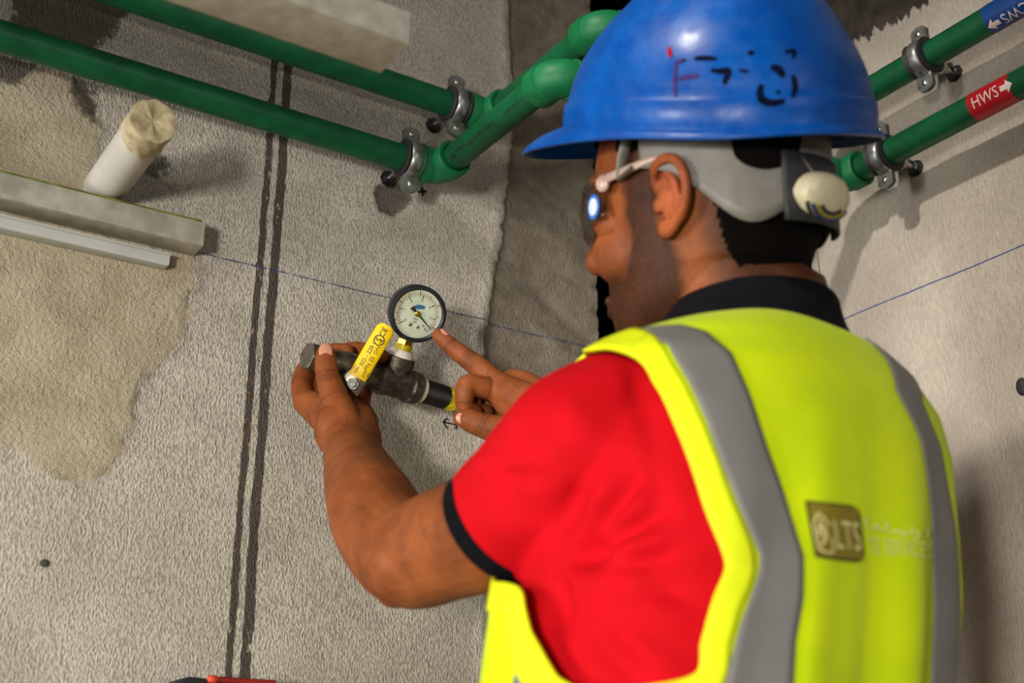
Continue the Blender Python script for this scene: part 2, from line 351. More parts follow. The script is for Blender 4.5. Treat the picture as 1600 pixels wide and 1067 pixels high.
# marker crosses and the arrow on the plaster
M_INK = simple('black_marker_ink', (0.012, 0.014, 0.022), 0.6, var=0.05)
def strokes(name, segs, w, parent, on=onL, lift=0.0022):
    mb = MB()
    for a, b in segs:
        pa, pb = on(*a, lift), on(*b, lift); nv = arr((0, -1, 0)) if on is onL else arr((-1, 0, 0)); s = nrm(np.cross(pb-pa, nv))*w/2
        mb.prism([pa-s, pb-s, pb+s, pa+s], nv, 0.0004)
    return mb.build(name, M_INK, parent, False)
strokes('marker_cross', [((653, 300), (667, 299)), ((659, 293), (661, 306))], 0.0035, wall_l)
strokes('marker_cross', [((736, 203), (749, 206)), ((743, 197), (741, 209))], 0.003, wall_l)
strokes('marker_arrow', [((692, 659), (714, 664)), ((692, 659), (699, 653)), ((692, 659), (698, 669)), ((714, 656), (712, 671))], 0.0017, wall_l)
strokes('marker_cross', [((1420, 273), (1428, 272)), ((1424, 268), (1425, 277))], 0.0028, wall_r, onR)
MB().ell(onR(1597, 604, 0.0), (0.004, 0.007, 0.010)).build('wall_plug', simple('dark_plug', (0.03, 0.028, 0.026), 0.7), wall_r)
MB().ell(onL(70, 880, 0.0), (0.005, 0.002, 0.004)).build('pit', simple('dark_pit', (0.05, 0.046, 0.04), 0.9), wall_l)
# ------------------------------------------------------------------ pipes
n = N('green_plastic_pipe'); f = n.noise(40, 3); sc = n.ramp(n.noise(55, 5, 0.7, n.coord((0.5, 0.5, 1))), 0.70, 0.73)
col = n.mix(n.ramp(f, 0.3, 0.7), srgb(4, 76, 44), srgb(7, 93, 54)); col = n.mix(n.math('MULTIPLY', sc, 0.5), col, srgb(120, 150, 130))
M_PIPE = n.out(col, 0.42, 0, 0.4, n.bump(n.noise(500, 2), 0.1, 0.0006))
M_FIT = simple('green_plastic_fitting', srgb(11, 108, 62), 0.5, spec=0.4, var=0.12, bump=0.1)
n = N('galvanised_steel'); f = n.noise(90, 3, 0.5)
M_ZINC = n.out(n.mix(n.ramp(f, 0.3, 0.7), srgb(128, 132, 130), srgb(176, 178, 174)), n.ramp(n.noise(60, 3), 0.3, 0.7, 0.25, 0.42), 0.8)
M_RUB = simple('black_rubber', (0.012, 0.011, 0.014), 0.6)
M_SCREW = simple('bright_screw_steel', srgb(200, 200, 196), 0.25, 1.0)
M_BOLT = simple('dark_plated_bolt', srgb(96, 98, 100), 0.35, 1.0)
PR = 0.0162; ST = 0.058
zl = onL(640, 250, ST)[2]; zu = onL(700, 162, ST)[2]
def arc_corner(c, d0, d1, rad, n=9):                       # path coming along d0, leaving along d1, around corner c
    c, d0, d1 = arr(c), nrm(d0), nrm(d1); o = c-d0*rad+d1*rad; t = np.linspace(0, math.pi/2, n)
    return arr([o-d1*rad*math.cos(q)+d0*rad*math.sin(q) for q in t])
def elbow(mb, c, d0, d1, rs=0.0212, L=0.036):
    c, d0, d1 = arr(c), nrm(d0), nrm(d1)
    path = np.concatenate([[c-d0*0.024], arc_corner(c, d0, d1, 0.020), [c+d1*0.024]])
    mb.tube(path, rs, 28)
    for s, d in ((-1, d0), (1, d1)):
        mb.lathe(c+s*d*0.016, s*d, [(0, rs), (0.0005, rs+0.0012), (L-0.018, rs+0.0014), (L-0.0165, rs+0.0004), (L-0.0165, PR+0.0012), (L-0.021, PR)], 28, caps=False)
    return mb
def pipe_run(label, z, xe, yf, x0=-2.1, y1=-2.1):
    root = thing('water_pipe', label, 'pipe', (xe, WY-ST, z), 'green water pipes')
    c1, c2, c3 = arr((xe, WY-ST, z)), arr((xe, yf, z)), arr((WX-ST, yf, z)); X, Yn = arr((1, 0, 0)), arr((0, -1, 0))
    ends = [((x0, WY-ST, z), c1-X*0.020), (c1+Yn*0.020, c2-Yn*0.020), (c2+X*0.020, c3-X*0.020), (c3+Yn*0.020, (WX-ST, y1, z))]
    segs = [MB().tube(np.linspace(a, b, 12), PR, 32).build('pipe_section', M_PIPE, root) for a, b in ends]
    for c, a, b in ((c1, X, Yn), (c2, Yn, X), (c3, X, Yn)): elbow(MB(), c, a, b).build('elbow_fitting', M_FIT, root)
    return root, segs
xel = onL(688, 268, ST)[0]; xeu = onL(765, 182, ST)[0]
low, lsegs = pipe_run('lower of the two green pipes, printed with black lettering and wearing a red label', zl, xel, 0.915)
upp, usegs = pipe_run('upper of the two green pipes, wearing a blue label at right', zu, xeu, 0.925)

def wrap(verts, faces, name, mat, parent, o, ax, up, r, ang0=0.0, lift=0.0003):   # flat (x along axis, y around) onto a cylinder
    ax, up = nrm(ax), nrm(up); side = np.cross(ax, up)
    a = verts[:, 1]/r+ang0
    v = arr(o)+np.outer(verts[:, 0], ax)+(r+lift)*(np.outer(np.cos(a), side)+np.outer(np.sin(a), up))
    return MB().add(v, faces).build(name, mat, parent, False, fix=False)
M_PRINT = simple('black_pipe_print', (0.01, 0.016, 0.012), 0.6, var=0.05)
def pipe_text(s, size, seg, pos, ax, facing, ang0, r=PR, flip=False, mat=M_PRINT, sx=1.0):
    v, f = text2d(s, size, 'LEFT', 5); v = v*arr((sx, 1.0))
    up = nrm(np.cross(nrm(facing), nrm(ax)))
    return wrap(v, f, 'lettering', mat, seg, pos, ax, up, r, ang0)
o = arr((xel, 0, zl)); face = nrm(arr((-0.62, 0, -0.78)))
def wallward(y): return arr((xel, y, zl))
txt = pipe_text('KAN-therm PP Green PPR', 0.0098, lsegs[1], wallward(1.020), (0, 1, 0), face, -0.28, sx=0.92)
pipe_text('\u2022 16.2 DIN 8077', 0.0066, lsegs[1], wallward(0.955), (0, 1, 0), face, -0.28)
pipe_text('\u2022 32x5.4 SDR 6', 0.0066, lsegs[1], wallward(1.118), (0, 1, 0), face, -0.28, sx=0.6)
M_RED = simple('red_label_vinyl', srgb(176, 16, 30), 0.4, var=0.06); M_BLUE = simple('blue_label_vinyl', srgb(8, 62, 130), 0.4, var=0.06); M_WHT = simple('white_label_print', srgb(226, 205, 200), 0.5, var=0.04)
faceR = nrm(arr((-0.80, 0, -0.60)))
def arrow2d(L, h):
    xs_ = [0, L*.3, L*.5, L*.5, L*.75, L]; hs = [h*.2, h*.2, h*.2, h*.5, h*.25, 0.0003]
    v = arr([(x, w*k/4) for x, w in zip(xs_, hs) for k in range(-4, 5)]); return v, [(i*9+j, i*9+j+1, i*9+j+10, i*9+j+9)[::-1] for i in range(5) for j in range(8)]
def label(root, seg, z, ya, yb, mat, text, flip, ang):
    lab = MB().lathe((WX-ST, ya, z), (0, yb-ya, 0), [(0, PR), (0.0001, PR+0.0004), (abs(yb-ya)-0.0001, PR+0.0004), (abs(yb-ya), PR)], 40, caps=False).build('pipe_label', mat, seg)
    ax = arr((0, 1, 0)) if flip else arr((0, -1, 0)); up = nrm(np.cross(faceR, ax))
    for k in range(3):
        a0 = ang+k*2.0
        start = (yb if flip else ya)+0.006*ax[1]
        v, f = text2d(text, 0.0190, 'LEFT', 6); v = v*arr((0.80, 1))
        w = v[:, 0].max()
        wrap(v, f, 'label_lettering', M_WHT, lab, (WX-ST, start, z), ax, up, PR+0.0004, a0)
        v, f = arrow2d(0.0150, 0.0150); v = v+arr((w+0.003, 0))
        wrap(v, f, 'label_arrow', M_WHT, lab, (WX-ST, start, z), ax, up, PR+0.0004, a0)
yR = lambda px, py: onR(px, py, ST)[1]
label(low, lsegs[3], zl, yR(1524, 165), yR(1588, 133), M_RED, 'HWS', False, 0.35)
label(upp, usegs[3], zu, yR(1550, 45), yR(1550, 45)-0.058, M_BLUE, 'CWS', True, 0.42)
for k, (px, py) in enumerate(((1372, 124), (1455, 85))):
    pipe_text('\u2022 KAN-therm PP Green PPR \u2022 32x5.4', 0.0052, usegs[3], (WX-ST, yR(px, py), zu), (0, -1, 0), nrm(arr((-0.9, 0, 0.25))), 0.30, sx=0.8)

# ------------------------------------------------------------------ pipe clamps
def clamp(label, c, ax, out_, grp='pipe clamps'):
    c, ax, out_ = arr(c), nrm(ax), nrm(out_); up = arr((0, 0, 1.0)); r = thing('pipe_clamp', label, 'clamp', tuple(c-out_*ST), grp)
    MB().lathe(c-ax*0.013, ax, [(0, PR), (0, PR+0.0052), (0.0015, PR+0.0072), (0.006, PR+0.0048), (0.020, PR+0.0048), (0.0245, PR+0.0072), (0.026, PR+0.0052), (0.026, PR)], 36, caps=False).build('rubber_lining', M_RUB, r)
    for s, nm in ((1, 'front_band'), (-1, 'rear_band')):
        prof = [(-0.0080, 0.0050), (-0.0070, 0.0066), (-0.003, 0.0076), (0, 0.0080), (0.003, 0.0076), (0.0070, 0.0066), (0.0080, 0.0050)]
        th = np.linspace(-1.42, 1.42, 25)
        G = [[c+ax*t+(PR+h)*(out_*s*math.cos(q)+up*math.sin(q)) for t, h in prof] for q in th]
        b = MB().grid(G)
        for k in (1, -1):
            base = c+up*k*(PR+0.0050)+out_*s*0.0012
            pl = [base-ax*0.0105, base+ax*0.0105, base+ax*0.0105+up*k*0.017, base+ax*0.007+up*k*0.0205, base+up*k*0.0220, base-ax*0.007+up*k*0.0205, base-ax*0.0105+up*k*0.017]
            b.prism(pl, out_*s, 0.0020)
        b.build(nm, M_ZINC, r, True, auto=45)
    for k in (1, -1):
        sc = MB(); b = c+up*k*(PR+0.0170)+out_*0.003
        sc.lathe(b, out_, [(0, 0.0036), (0.0012, 0.0036), (0.0022, 0.0026), (0.0027, 0.0010)], 16); sc.lathe(b-out_*0.013, out_, [(0, 0.002), (0.012, 0.002)], 10); sc.build('screw', M_SCREW, r)
    b = c-out_*(PR+0.005)
    MB().lathe(b, -out_, [(0, 0.0068), (0.001, 0.0074), (0.013, 0.0074), (0.014, 0.0068)], 6).build('hex_nut', M_SCREW, r, False)
    MB().lathe(b, -out_, [(0, 0.0036), (ST-PR-0.005, 0.0036)], 14).build('threaded_rod', M_SCREW, r)
    w = c-out_*(ST-0.0005)
    MB().lathe(w, out_, [(0, 0.0110), (0.002, 0.0110), (0.0022, 0.0075), (0.0085, 0.0075), (0.009, 0.006)], 8).build('anchor_nut', M_BOLT, r, False)
    return r
clamp('steel clamp on lower green pipe beside the round mortar plug, left of elbow', (onL(641, 248, ST)[0], WY-ST, zl), (1, 0, 0), (0, -1, 0))
clamp('steel clamp on upper green pipe just left of its elbow', (onL(712, 166, ST)[0], WY-ST, zu), (1, 0, 0), (0, -1, 0))
clamp('steel clamp on lower green pipe right beside the hard hat', (WX-ST, yR(1381, 243), zl), (0, -1, 0), (-1, 0, 0))
clamp('steel clamp on upper green pipe below the blue label', (WX-ST, yR(1443, 97), zu), (0, -1, 0), (-1, 0, 0))

# ------------------------------------------------------------------ trunkings and capped stub
n = N('galvanised_trunking'); f = n.noise(55, 4, 0.6)
M_GALV = n.out(n.mix(n.ramp(f, 0.3, 0.7), srgb(176, 174, 160), srgb(206, 204, 190)), 0.55, 0.25, 0.4, n.bump(n.noise(240, 3), 0.12, 0.0006))
M_PVC = simple('white_pvc', srgb(206, 210, 206), 0.5, var=0.05, scale=30)
M_LIME = simple('olive_sealing_strip', srgb(120, 128, 40), 0.6, var=0.4, scale=40)
fb = None
zb = onL(299, 401)[2]
offs = [k*0.0005 for k in range(20, 160)]; off = min(offs, key=lambda q: abs(onL(318, 384, q)[2]-zb))
xend = onL(318, 384, off)[0]; ztop = onL(325, 349, off)[2]
def channel(label, x0, x1, yw, yf, z0, z1, mat, rods=False, wall=0.0016, lipd=0.008):
    rt = thing('cable_trunking', label, 'trunking', (x1, yw, z0)); th = wall
    def bx(nm, a, b, m=mat, bev=0.0006): a, b = arr(a), arr(b); return MB().box((a+b)/2, np.eye(3), (b-a)/2).build(nm, m, rt, True, bev)
    bx('front_panel', (x0, yf, z0), (x1, yf+th, z1)); bx('bottom_panel', (x0, yf+th, z0), (x1, yw, z0+th)); bx('back_panel', (x0, yw-th, z0+th), (x1, yw, z1))
    bx('top_lip', (x0, yf+th, z1-th), (x1, yf+th+lipd, z1))
    return rt, bx
rt, bx = channel('galvanised cable trunking on left wall under the taped pipe stub', -2.1, xend, WY-0.002, WY-off, zb, ztop, M_GALV)
bx('edge_strip', (-2.1, WY-off-0.0006, ztop), (xend-0.004, WY-off+0.006, ztop+0.0016), M_LIME, 0.0004)
bx('lid_end', (xend-0.0014, WY-off+0.0016, zb+0.0016), (xend-0.0002, WY-0.004, ztop-0.0016))
# white strip just below
o2 = off*0.52; z0 = onL(262, 415, o2)[2]; z1 = onL(268, 399, o2)[2]; x1 = onL(262, 414, o2)[0]
r2 = thing('conduit_cover', 'white plastic conduit strip below the galvanised trunking', 'conduit', (x1, WY, z0))
prof = [(0, 0), (o2*0.9, 0), (o2, 0.002), (o2, (z1-z0)*0.82), (o2*1.25, (z1-z0)*0.9), (o2*1.25, z1-z0), (0, z1-z0)]
MB().prism([(-2.1, WY-0.001-a, z0+b) for a, b in prof], (1, 0, 0), x1+2.1).build('strip_body', M_PVC, r2, True, 0.0005)
MB().prism([(x1, WY-0.0015-a*0.96, z0+0.0006+b*0.96) for a, b in prof], (1, 0, 0), 0.0014).build('end_cap', M_PVC, r2, True, 0.0004)

# hanging trunking nearer the viewer
fc = P(640, 69, 0.98); top = P(655, 16, 0.98+0.0)
ztop2 = fc[2]+0.030; dpt = 0.05
r3, bx3 = channel('cream hanging cable trunking at top, closest to the viewer', -2.1, fc[0], fc[1]+dpt, fc[1], fc[2], ztop2, M_GALV, wall=0.002, lipd=0.012)
bx3('end_cap', (fc[0]-0.002, fc[1]+0.002, fc[2]+0.002), (fc[0]-0.0003, fc[1]+dpt-0.002, ztop2-0.002))
for x in (-0.15, -1.3):
    MB().lathe((x, fc[1]+dpt/2, fc[2]), (0, 0, 1), [(0, 0.004), (2.75-fc[2], 0.004)], 10).build('hanger_rod', M_ZINC, r3)

# capped stub coming out of the wall
n = N('beige_masking_tape'); M_TAPE = n.out(n.mix(n.ramp(n.noise(60, 4, 0.6), 0.3, 0.7), srgb(158, 143, 110), srgb(196, 182, 148)), 0.6, 0, 0.4, n.bump(n.noise(110, 4, 0.6), 0.5, 0.003))
b0 = onL(162, 296); r4 = thing('pipe_stub', 'white pipe stub in left wall with its end wrapped in beige tape', 'pipe', tuple(b0))
best = min(np.arange(0.05, 0.30, 0.002), key=lambda q: abs(proj(b0+arr((0, -q, 0)))[1]-190)); tip = b0+arr((0, -best, 0)); SR = 0.0215
MB().lathe(b0+arr((0, 0.01, 0)), (0, -1, 0), [(0, SR), (best-0.002, SR)], 36).build('stub_body', simple('white_pvc_stub', srgb(200, 196, 188), 0.45, var=0.08, scale=25), r4)
G = []
for t in np.linspace(0, 1, 12):
    L = -0.034+0.036*t; th = np.linspace(0, 2*math.pi, 48, endpoint=False)
    rr = SR+0.0009+0.0009*np.sin(th*5+t*4)*np.sin(th*2+1)+0.0006*np.sin(th*11+t*9)
    G.append([tip+arr((0, -L-(0.004*math.sin(q*2+0.5)*(1-t)), 0))+r_*(math.cos(q)*arr((1, 0, 0))+math.sin(q)*arr((0, 0, 1))) for q, r_ in zip(th, rr)])
for k, s in enumerate((0.9, 0.62, 0.3, 0.02)):
    G.append([tip+arr((0, -0.003+0.004*(1-s)-0.0011*math.sin(q*3+1)*s*(1-s)*4-0.0008*math.sin(q*7)*s*(1-s)*4, 0))+(SR)*s*(math.cos(q)*arr((1, 0, 0))+math.sin(q)*arr((0, 0, 1))) for q in th])
MB().grid(G, True).build('tape_wrap', M_TAPE, r4)
# ------------------------------------------------------------------ gauge, valve, tee
def atY(px, py, y): return onL(px, py, WY-y)
A0, A1 = atY(484, 557, 1.135), atY(716, 627, 1.160); AX = nrm(A1-A0)
def ax_at(px):                                             # point of the fitting axis seen at column px
    t = np.linspace(-0.05, 0.40, 2000); q = proj(A0+np.outer(t, AX))[:, 0]; return A0+AX*np.interp(px, q, t)
TOCAM = nrm(CAM-ax_at(600))
n = N('blackened_iron'); f = n.noise(160, 4, 0.65)
M_IRON = n.out(n.mix(n.ramp(f, 0.3, 0.7), srgb(70, 64, 58), srgb(112, 102, 92)), n.ramp(n.noise(90, 3), 0.3, 0.7, 0.35, 0.6), 0.75, 0.5, n.bump(n.noise(420, 3), 0.25, 0.0008))
M_NICK = simple('dull_nickel', srgb(140, 132, 120), 0.38, 0.9, scale=120, var=0.3, bump=0.1)
M_TEF = simple('white_thread_tape', srgb(214, 208, 196), 0.7, scale=120, bump=0.4, bscale=220)
M_BRASS = simple('yellow_brass', srgb(206, 170, 60), 0.3, 0.9, scale=120, var=0.3)
M_YTAPE = simple('yellow_tape', srgb(196, 176, 20), 0.5, var=0.35, scale=90, bump=0.4, bscale=130)
M_YEL = simple('yellow_vinyl_sleeve', srgb(246, 206, 8), 0.4, var=0.04)
M_CREAM = simple('cream_ring', srgb(196, 188, 160), 0.6, var=0.15)
M_BLACK = simple('black_painted_steel', (0.012, 0.013, 0.018), 0.38, var=0.2)
def cyl(mb, pa, pb, prof, n=28, **k):                      # prof: (fraction, radius)
    pa, pb = arr(pa), arr(pb); L = np.linalg.norm(pb-pa); return mb.lathe(pa, pb-pa, [(f*L, r) for f, r in prof], n, **k)

val = thing('ball_valve', 'small ball valve with yellow lever, gripped by the left hand', 'valve', tuple(ax_at(545)))
mb = MB(); cyl(mb, ax_at(479), ax_at(502), [(0, 0.0095), (0, 0.0150), (0.06, 0.0158), (0.94, 0.0158), (1, 0.0150)], 6, phase=0.3); mb.build('end_hexagon', M_NICK, val, False, 0.0006)
cyl(MB(), ax_at(502), ax_at(582), [(0, 0.0125), (0.12, 0.0128), (0.2, 0.0150), (0.45, 0.0172), (0.65, 0.0172), (0.85, 0.0150), (1, 0.0140)]).build('valve_body', M_NICK, val)
cyl(MB(), ax_at(572), ax_at(592), [(0, 0.0150), (0.06, 0.0160), (0.94, 0.0160), (1, 0.0150)], 6, phase=0.2).build('hexagon', M_IRON, val, False, 0.0006)
hub = P(551, 600, 1.292); hax = nrm(CAM-hub)
MB().lathe(hub-hax*0.020, hax, [(0, 0.0085), (0.013, 0.0085), (0.014, 0.006), (0.020, 0.006)], 20).build('stem', M_NICK, val)
s0, s1 = P(558, 590, 1.290), P(605.5, 509, 1.303); sd = nrm(s1-s0)
wv = nrm(np.cross(sd, hax))
lev = MB(); c0 = hub+hax*0.001
lev.prism([c0-wv*0.011-sd*0.009, c0+wv*0.011-sd*0.009, c0+wv*0.012+sd*0.006, s0+wv*0.0085+sd*0.01, s0-wv*0.0085+sd*0.01, c0-wv*0.012+sd*0.006], hax, 0.0026)
lever = lev.build('lever', M_NICK, val, True, 0.0006)
MB().lathe(hub+hax*0.0035, hax, [(0, 0.0068), (0.0042, 0.0068), (0.0050, 0.006)], 6).build('hub_nut', M_ZINC, lever, False)
MB().lathe(hub+hax*0.0055, hax, [(0, 0.0036), (0.006, 0.0036), (0.0068, 0.003)], 14).build('hub_bolt', M_ZINC, lever)
pts = np.linspace(s0, s1, 18); L = np.linalg.norm(s1-s0); t = np.linspace(0, 1, 18)
w = np.where(t > 0.9, 0.0102*np.sqrt(np.clip(1-((t-0.9)/0.1)**2*0.6, 0.05, 1)), 0.0102)
slv = MB().tube(pts, w, 28, rb=0.0036*np.where(t > 0.93, 0.8, 1), ref=hax).build('lever_sleeve', M_YEL, val)
# print on the lever
def on_lever(v, f, name, at, up, rt, parent, mat=M_PRINT): return MB().add(arr(at)+np.outer(v[:, 0], rt)+np.outer(v[:, 1], up), f).build(name, mat, parent, False, fix=False)
nrmf = nrm(np.cross(wv, sd)); nrmf = nrmf if nrmf@hax > 0 else -nrmf
rtv, upv = sd, nrm(np.cross(nrmf, sd))
def lp(f, s): return s0+sd*L*f+upv*s+nrmf*0.0039
v, f = text2d('CE', 0.0085, 'CENTER'); on_lever(v, f, 'print', lp(0.86, 0.0), upv, rtv, slv)
v, f = text2d('ISO - 228-1', 0.0062, 'CENTER'); on_lever(v, f, 'print', lp(0.42, 0.0030), upv, rtv, slv)
v, f = text2d('PN 25  DN 15', 0.0062, 'CENTER'); on_lever(v, f, 'print', lp(0.46, -0.0034), upv, rtv, slv)
v, f = text2d('OFF', 0.0048, 'CENTER'); on_lever(v, f, 'print', lp(0.10, -0.0045), upv, rtv, slv)
v, f = text2d('ON', 0.0048, 'CENTER'); on_lever(v, f, 'print', lp(0.10, 0.0045), upv, rtv, slv)
th = np.linspace(0, 2*math.pi, 24, endpoint=False); ringv = np.concatenate([np.stack([np.cos(th), np.sin(th)], -1)*0.0058, np.stack([np.cos(th), np.sin(th)], -1)*0.0048])
on_lever(ringv, [(i, (i+1) % 24, 24+(i+1) % 24, 24+i) for i in range(24)], 'print', lp(0.71, 0), upv, rtv, slv)
v, f = text2d('S', 0.0095, 'CENTER'); on_lever(v, f, 'print', lp(0.715, 0), upv, rtv, slv)

T = ax_at(612); GC = P(652, 490, float((T-CAM)@FW)-0.018); NG = nrm(nrm(CAM-GC)+RT*0.12-CU*0.26)
for _ in range(4):
    Gmid = GC-NG*0.013; UD = nrm(Gmid-T); NG = nrm(NG-UD*(NG@UD))
tee = thing('pipe_tee', 'dark iron pipe tee with threaded nipple between valve and yellow pipe', 'pipe fitting', tuple(T))
mb = MB(); cyl(mb, ax_at(588), ax_at(650), [(0, 0.0150), (0.02, 0.0178), (0.20, 0.0182), (0.24, 0.0166), (0.76, 0.0166), (0.80, 0.0186), (0.98, 0.0184), (1, 0.0150)], 32)
mb.lathe(T, UD, [(0.0, 0.0150), (0.017, 0.0158), (0.0175, 0.0178), (0.0285, 0.0180), (0.0295, 0.0150)], 32); mb.build('tee_body', M_IRON, tee)
cyl(MB(), ax_at(650), ax_at(659), [(0, 0.0142), (0.1, 0.0150), (0.9, 0.0150), (1, 0.014)]).build('sealing_ring', M_CREAM, tee)
prof = []
for k in range(16): prof += [(k/16, 0.0122), ((k+0.5)/16, 0.0136)]
cyl(MB(), ax_at(657), ax_at(696), prof, 24).build('threaded_nipple', simple('black_threads', srgb(48, 42, 38), 0.45, 0.6), tee)
MB().lathe(T+UD*0.0280, UD, [(0, 0.0148), (0.001, 0.0152), (0.004, 0.0146), (0.007, 0.0125), (0.009, 0.0108)], 26).build('thread_tape', M_TEF, tee)
yp = thing('yellow_pipe', 'yellow taped pipe coming out of the wall behind pointing hand', 'pipe', (0, 0, 0))
e0 = ax_at(694); e1 = ax_at(790); e2 = arr((e1[0]+0.01, WY+0.015, e1[2]-0.004)); yp.location = tuple(e2)
path = np.concatenate([np.linspace(e0, e1, 10), arc_corner(e1+AX*0.02, AX, (0, 1, 0), 0.02)[1:], [e2+AX*0.012]])
MB().tube(path, 0.0122, 24).build('pipe_body', M_YTAPE, yp)
q = ax_at(697); G = []
for k, tt in enumerate(np.linspace(0, 1, 8)):
    th = np.linspace(0, 2*math.pi, 28, endpoint=False); G.append([q+AX*(0.010*tt+0.003*math.sin(a*3)*(1-tt))+(0.0130+0.0006*math.sin(a*5+k))*(math.cos(a)*nrm(np.cross(AX, ZUP))+math.sin(a)*np.cross(AX, nrm(np.cross(AX, ZUP)))) for a in th])
MB().grid(G, True).build('tape_end', simple('bright_yellow_tape', srgb(226, 204, 24), 0.5, var=0.2, bump=0.4), yp)

gau = thing('pressure_gauge', 'round black pressure gauge with white dial, pointed at by a finger', 'gauge', tuple(T+UD*0.045))
RX = nrm(np.cross(UD, NG))
GR = 0.0312
MB().lathe(GC-NG*0.024, NG, [(0, 0.020), (0.0005, 0.0285), (0.003, 0.0300), (0.024, 0.0302)], 56, caps=True).build('case', simple('grey_black_case', (0.045, 0.043, 0.04), 0.42, 0.3, var=0.3, bump=0.15), gau)
MB().lathe(GC-NG*0.004, NG, [(0, 0.0302), (0.0004, GR), (0.0082, GR), (0.0100, GR-0.0012), (0.0102, GR-0.0030), (0.0086, GR-0.0046), (0.0050, GR-0.0048)], 64, caps=False).build('bezel', M_BLACK, gau)
n = N('white_dial'); M_DIAL = n.out(n.mix(n.ramp(n.noise(90, 3), 0.3, 0.7), srgb(206, 212, 200), srgb(214, 219, 208)), 0.45)
dial = MB().lathe(GC-NG*0.002, NG, [(0, GR-0.004), (0.0032, GR-0.0042)], 64).build('dial', M_DIAL, gau)
DZ = 0.0015; M_TR = simple('red_print', srgb(176, 52, 44), 0.6, var=0.05)
def dp(x, y, z=0.0): return GC+RX*x+UD*y+NG*(DZ+z)
def dial_poly(vs, fs, name, mat, z=0.0): return MB().add([dp(a, b, z) for a, b in vs], fs).build(name, mat, dial, False, fix=False)
def ticks(name, mat, angs, r0, r1, w):
    vs, fs = [], []
    for a in angs:
        c, s = math.cos(R_(a)), math.sin(R_(a)); k = len(vs)
        for r, t in ((r0, -w), (r1, -w), (r1, w), (r0, w)): vs.append((c*r-s*t, s*r+c*t))
        fs.append((k, k+1, k+2, k+3))
    return dial_poly(vs, fs, name, mat)
bar = lambda v: 225-270*v/6.0
ticks('scale_ticks', M_TR, [bar(v*0.0689476*1.0) for v in range(0, 88, 2)], 0.0205, 0.0230, 0.00030)
ticks('scale_ticks', M_TR, [bar(v*0.0689476) for v in range(0, 88, 10)], 0.0203, 0.0240, 0.00042)
ticks('scale_ticks', M_PRINT, [bar(v*0.2) for v in range(31)], 0.0190, 0.0204, 0.00024)
ticks('scale_ticks', M_PRINT, [bar(v) for v in range(7)], 0.0172, 0.0210, 0.00050)
ticks('scale_ticks', M_PRINT, [bar(1.38), bar(2.76)], 0.0205, 0.0245, 0.00050)
for k in range(7):
    v, f = text2d(str(k), 0.0044); a = R_(bar(k)); dial_poly(v+arr((math.cos(a), math.sin(a)))*0.0150, f, 'numeral', M_PRINT)
for k in (60, 80):
    v, f = text2d(str(k), 0.0040); a = R_(bar(k*0.0689476)); dial_poly(v+arr((math.cos(a), math.sin(a)))*0.0252, f, 'numeral', M_TR)
v, f = text2d('bar', 0.0042); dial_poly(v+arr((0, -0.0058)), f, 'unit_print', M_PRINT)
v, f = text2d('psi', 0.0042); dial_poly(v+arr((0, -0.0090)), f, 'unit_print', M_TR)
th = np.linspace(0, 2*math.pi, 28, endpoint=False); c30, s30 = math.cos(R_(12)), math.sin(R_(12))
ov = np.stack([0.0059*np.cos(th), 0.0025*np.sin(th)], -1)@arr([(c30, s30), (-s30, c30)])+arr((0.0002, 0.0078))
dial_poly(ov, [tuple(range(28))], 'blue_oval_logo', simple('blue_oval_print', srgb(34, 92, 150), 0.5, var=0.3, scale=500))
for x in (-0.0040, 0.0046): MB().lathe(dp(x, -0.0135), NG, [(0, 0.0019), (0.0005, 0.0019), (0.0008, 0.0014)], 14).build('dial_screw', M_ZINC, dial)
MB().add([dp(-0.0222+k, -0.0135+l, 0.0001) for k, l in ((0.0, 0.0), (0.002, -0.0014), (0.0020, 0.0016))], [(0, 1, 2)]).build('zero_mark', M_BRASS, dial, False)
a = R_(-31); nd = arr((math.cos(a), math.sin(a))); pn = arr((-nd[1], nd[0]))
fan = [nd*-0.003+pn*0.0012, nd*-0.0075+pn*0.0022]+[(-nd*math.cos(q)+pn*math.sin(q))*0.0098 for q in np.linspace(0.28, -0.28, 6)]+[nd*-0.0075-pn*0.0022, nd*-0.003-pn*0.0012]
ndl = [nd*0.0225+pn*0.0003, nd*0.0225-pn*0.0003][::-1]+[nd*0.002+pn*0.0011]+fan+[nd*0.002-pn*0.0011]
MB().prism([dp(x, y, 0.0010) for x, y in ndl], NG, 0.0005).build('needle', M_BLACK, gau, False)
MB().lathe(dp(0, 0, 0.0005), NG, [(0, 0.0032), (0.0020, 0.0032), (0.0026, 0.0024)], 20).build('pivot_cap', M_BRASS, gau)
M_GGL = clear('gauge_glass', (0.97, 0.98, 0.96), 0.05)
MB().lathe(GC+NG*0.0046, NG, [(0, GR-0.0045), (0.0008, GR-0.0045)], 48).build('glass', M_GGL, gau)
mb = MB(); mb.lathe(T+UD*0.0355, UD, [(0, 0.0085), (0.004, 0.0100), (0.0050, 0.0100), (0.008, 0.0085)], 20); mb.build('yellow_seal', M_YTAPE, gau)
MB().lathe(T+UD*0.0415, UD, [(0, 0.0085), (0.0005, 0.0092), (0.0075, 0.0092), (0.008, 0.0085)], 6).build('brass_hexagon', M_BRASS, gau, False, 0.0005)
MB().lathe(T+UD*0.0440, UD, [(0, 0.0060), (np.linalg.norm(Gmid-T)-0.044-0.022, 0.0060)], 16).build('stem', M_BRASS, gau)
